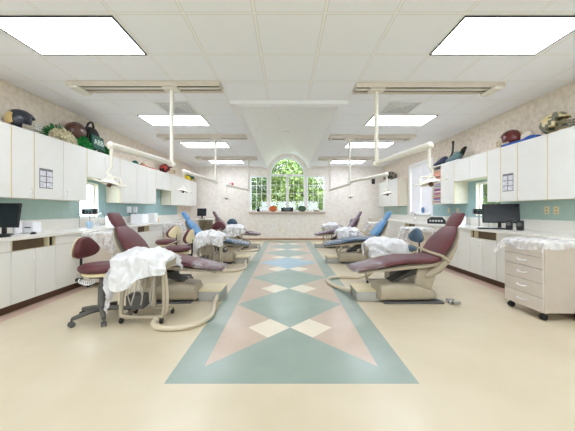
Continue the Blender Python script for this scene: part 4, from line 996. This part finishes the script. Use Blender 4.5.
def flat_cloth(x, y0, y1, rgb, label, z, wd=.12, th=.03):
    m = MB(); n = 16; rs = []
    for k in range(n+1):
        y = y0+(y1-y0)*k/n; h = th*(.5+.5*noise.noise(Vector((0, y*6, 3)))+.3); w2 = wd*(1-.6*k/n)/2
        rs.append([(x-w2, y, z), (x+w2, y, z), (x+w2*.8, y, z+h*.8), (x, y, z+h), (x-w2*.8, y, z+h*.8)])
    m.rings(rs); tag(obj('pennant', m, mat('cloth_%d_%d_%d' % rgb, rgb, .7)), label, 'pennant')
flat_cloth(3.82, 4.12, 4.82, (36, 84, 168), 'blue folded pennant lying along the right cabinet edge', TR, .10, .06)
flat_cloth(-3.73, 6.95, 7.75, (226, 96, 48), 'orange pennant lying along the left cabinet edge', TL, .08, .04)
m = MB(); m.ell((0, 0, .085), (.09, .09, .085), 20, 12); o = obj('foam_ball', m, mat('ball_white', (236, 228, 216), .6)); o.location = (3.92, 4.42, TR); tag(o, 'white ball between the two helmets on the right cabinets', 'ball')
# sports gear heap right
t = thing('sports_shoe', 'navy and white long shoe on the right cabinets beside the shelf', 'shoe', (3.88, 6.85, TR), -PI/2)
def shoe(t, m1, m2):
    m = MB(); m.cushion([(-.26, .02, .10, .035), (0, .02, .12, .035), (.25, .02, .10, .035)]); obj('sole', m, M_WHITE, t)
    m = MB(); m.cushion([(-.24, .07, .09, .07), (-.08, .09, .11, .10), (.08, .12, .11, .15), (.22, .13, .10, .16)]); obj('upper', m, m1, t)
    m = MB(); m.tube([(-.2, 0, .09), (-.1, .0, .20), (.1, 0, .22), (.2, 0, .16)], .008, 6, smooth=4); obj('strap', m, m2, t)
NAVY = mat('navy_cloth', (36, 44, 78), .6)
shoe(t, NAVY, M_STEEL)
t = thing('sports_shoe', 'navy and white long shoe with upright black strap, right cabinets', 'shoe', (3.86, 6.28, TR), -PI/2); shoe(t, mat('teal_grey_cloth', (96, 124, 126), .6), M_BLACK)
m = MB(); m.tube([(-.12, 0, .1), (-.04, 0, .25), (-.02, .0, .46)], .022, 8, smooth=4); m.ell((-.02, 0, .47), (.04, .03, .03), 10, 6); obj('upright_strap', m, M_BLACK, t)
t = thing('shin_guard', 'black and yellow guard leaning on the right cabinets', 'guard', (3.88, 5.98, TR), -PI/2)
m = MB(); m.cushion([(-.12, .04, .06, .04), (-.04, .14, .10, .05), (.02, .22, .10, .05), (.08, .26, .07, .04)]); obj('shell', m, M_BLACK, t)
m = MB(); m.cushion([(-.07, .12, .06, .012), (-.02, .20, .06, .012), (.02, .24, .04, .012)]); m.v = [(x-.03, y, z+.02) for x, y, z in m.v]; obj('yellow_patch', m, mat('lime_yellow', (206, 204, 60), .5), t)

# ---------------------------------------------------------------- window sill items
SZ = 1.191
t = thing('potted_plant', 'small leafy plant with reddish flowers in a black pot on the sill', 'plant', (-1.18, YF-.04, SZ))
m = MB(); m.lathe([(.05, 0), (.07, .12), (.075, .12), (.06, .115), (.045, .01)], n=16); obj('pot', m, M_BLACK, t)
m = MB(); random.seed(3)
for k in range(140):
    a = random.uniform(0, 2*PI); h = random.uniform(.12, .48); r = random.uniform(.02, .17)*(1.1-abs(h-.3)*1.5)
    p = Vector((r*math.cos(a), min(.02, r*math.sin(a)*.5), h)); q = Vector((random.uniform(-1, 1), random.uniform(-1, 1), random.uniform(-.5, 1))).normalized()*.05
    s_ = q.cross(Vector((0, .3, 1))).normalized()*.018; m.cur = 1 if random.random() < .2 and .22 < h < .42 else 0
    m.add([p-q*.5, p+s_, p+q*.5, p-s_], [(0,1,2,3)])
obj('leaves', m, [mat('plant_leaf', (92, 128, 60), .5, rgb2=(150, 170, 80)), mat('plant_flower', (150, 60, 60), .5)], t, smooth=False)
m = MB()
for k in range(6): a = k*1.05; m.tube([(0, 0, .1), (.05*math.cos(a), .03*math.sin(a), .28), (.1*math.cos(a), .04*math.sin(a)-.02, .42)], .004, 5, smooth=3)
obj('stem', m, mat('plant_stem', (84, 100, 50), .6), t)
def plate(x, rgb, rgb2, label):
    t = thing('decorative_plate', label, 'plate', (x, YF-.05, SZ)); R = Matrix.Rotation(PI/2-.15, 3, 'X')
    m = MB(); m.lathe([(.06, .0), (.11, -.01), (.165, -.025), (.168, -.018), (.11, .002), (.05, .008)], (0, 0, .12), n=28, sy=.74, M=R); obj('dish', m, mat('plate_%d_%d_%d' % rgb, rgb, .3, coat=.3), t)
    m = MB(); m.lathe([(.055, -.012), (.01, -.014)], (0, -.004, .12), n=20, sy=.74, M=R); obj('centre', m, mat('platec_%d_%d_%d' % rgb2, rgb2, .4), t)
    m = MB(); m.box(-.05, .05, -.03, .03, 0, .015); obj('stand', m, M_BLACK, t)
plate(-.56, (196, 92, 34), (214, 190, 160), 'round orange dish standing on the far window sill')
plate(.65, (44, 84, 40), (120, 150, 100), 'round dark green dish standing on the far window sill')
radio((.03, YF-.06, SZ), 0, 'wide black radio at the middle of the far window sill', (.50, .10, .17))
t = thing('wicker_tray', 'low brown and white ornament at the right end of the sill', 'ornament', (1.26, YF-.05, SZ))
m = MB(); m.lathe([(.10, 0), (.15, .07), (.142, .07), (.09, .01)], n=20, sy=.3); obj('basket', m, mat('wicker', (170, 140, 110), .7, rgb2=(220, 210, 195), nscale=40), t)
m = MB(); m.ell((-.07, 0, .08), (.045, .025, .035), 10, 8); m.ell((.06, 0, .08), (.05, .025, .035), 10, 8); obj('ornament_top', m, M_WHITE, t)

# ---------------------------------------------------------------- outdoors
g = MB(); g.box(-40, 40, 12, 60, -.6, -.5); g.box(-40, -4.6, -12, 12, -.6, -.5); g.box(4.6, 40, -12, 12, -.6, -.5); g.box(-4.6, 4.6, -12, -2.8, -.6, -.5); struct('ground_outside', g, mat('lawn', (112, 130, 84), .9, rgb2=(90, 110, 64), nscale=1), smooth=False)
def tree(loc, r, h, rgb, rgb2, label, seed, n=2600, leaf=.16):
    random.seed(seed); t = thing('leafy_tree', label, 'tree', loc, group='green trees outside the windows'); m = MB()
    blobs = [(Vector((random.uniform(-.6, .6)*r, random.uniform(-.5, .5)*r, h*random.uniform(.12, .85))), r*random.uniform(.35, .6)) for _ in range(18)]
    for k in range(n):
        c_, br = random.choice(blobs); d = Vector((random.gauss(0, 1), random.gauss(0, 1), random.gauss(0, 1))).normalized()
        p = c_+d*br*random.uniform(.5, 1.05); q = (d*.4+Vector((random.uniform(-1, 1), random.uniform(-1, 1), random.uniform(-1, .6)))).normalized()
        s_ = q.cross(Vector((random.uniform(-1, 1), random.uniform(-1, 1), 1))).normalized(); L_ = leaf*random.uniform(.6, 1.2); m.cur = 0 if random.random() < .6 else 1
        m.add([p, p+q*L_*.5+s_*L_*.28, p+q*L_, p+q*L_*.5-s_*L_*.28], [(0,1,2,3)])
    obj('foliage', m, [mat('leaf_%d_%d' % (rgb[0], rgb[1]), rgb, .5), mat('leaf_%d_%d' % (rgb2[0], rgb2[1]), rgb2, .5)], t, smooth=False)
    m = MB(); m.tube([(0, 0, 0), (.05*r, 0, h*.4), (0, .05*r, h*.75)], [.14, .05], 10, smooth=4)
    for c_, br in blobs[:6]: m.tube([(0, 0, h*.35), c_*.6+Vector((0, 0, h*.2)), c_], .035, 6, smooth=3)
    obj('trunk', m, mat('bark', (96, 78, 60), .9, rgb2=(70, 56, 42), nscale=10), t)
lg, dg, yg = (88, 116, 44), (52, 80, 40), (120, 142, 56)
TREES = [(-3.0, 14.6, 1.9, 4.6, dg, lg), (1.2, 14.9, 2.0, 4.4, lg, yg), (-1.0, 19.2, 2.3, 6.2, yg, lg), (4.4, 18.9, 2.3, 6.4, yg, dg), (-6.2, 19.6, 2.4, 6.6, lg, dg), (1.8, 24.5, 3.0, 8.6, dg, lg), (-4.6, 25, 3.0, 8.8, lg, yg), (8.6, 25, 3.0, 8.8, dg, lg), (9.2, 12.9, 2.0, 4.6, dg, lg)]
TN = ['green tree close outside the left part of the far window', 'yellow-green tree close outside the right part of the far window', 'bright tree behind the nearest two, outside the arched window', 'green tree behind on the right outside the far window', 'green tree behind on the left outside the far window', 'large dark tree at the back outside the centre window', 'large pale tree at the back left outside', 'large dark tree at the back right outside', 'green tree outside the small right window']
for i, (x, y, rr, hh, ca, cb) in enumerate(TREES): tree((x, y, -.5), rr, hh, ca, cb, TN[i], 11+i, 9000, .24+.008*(y-14))
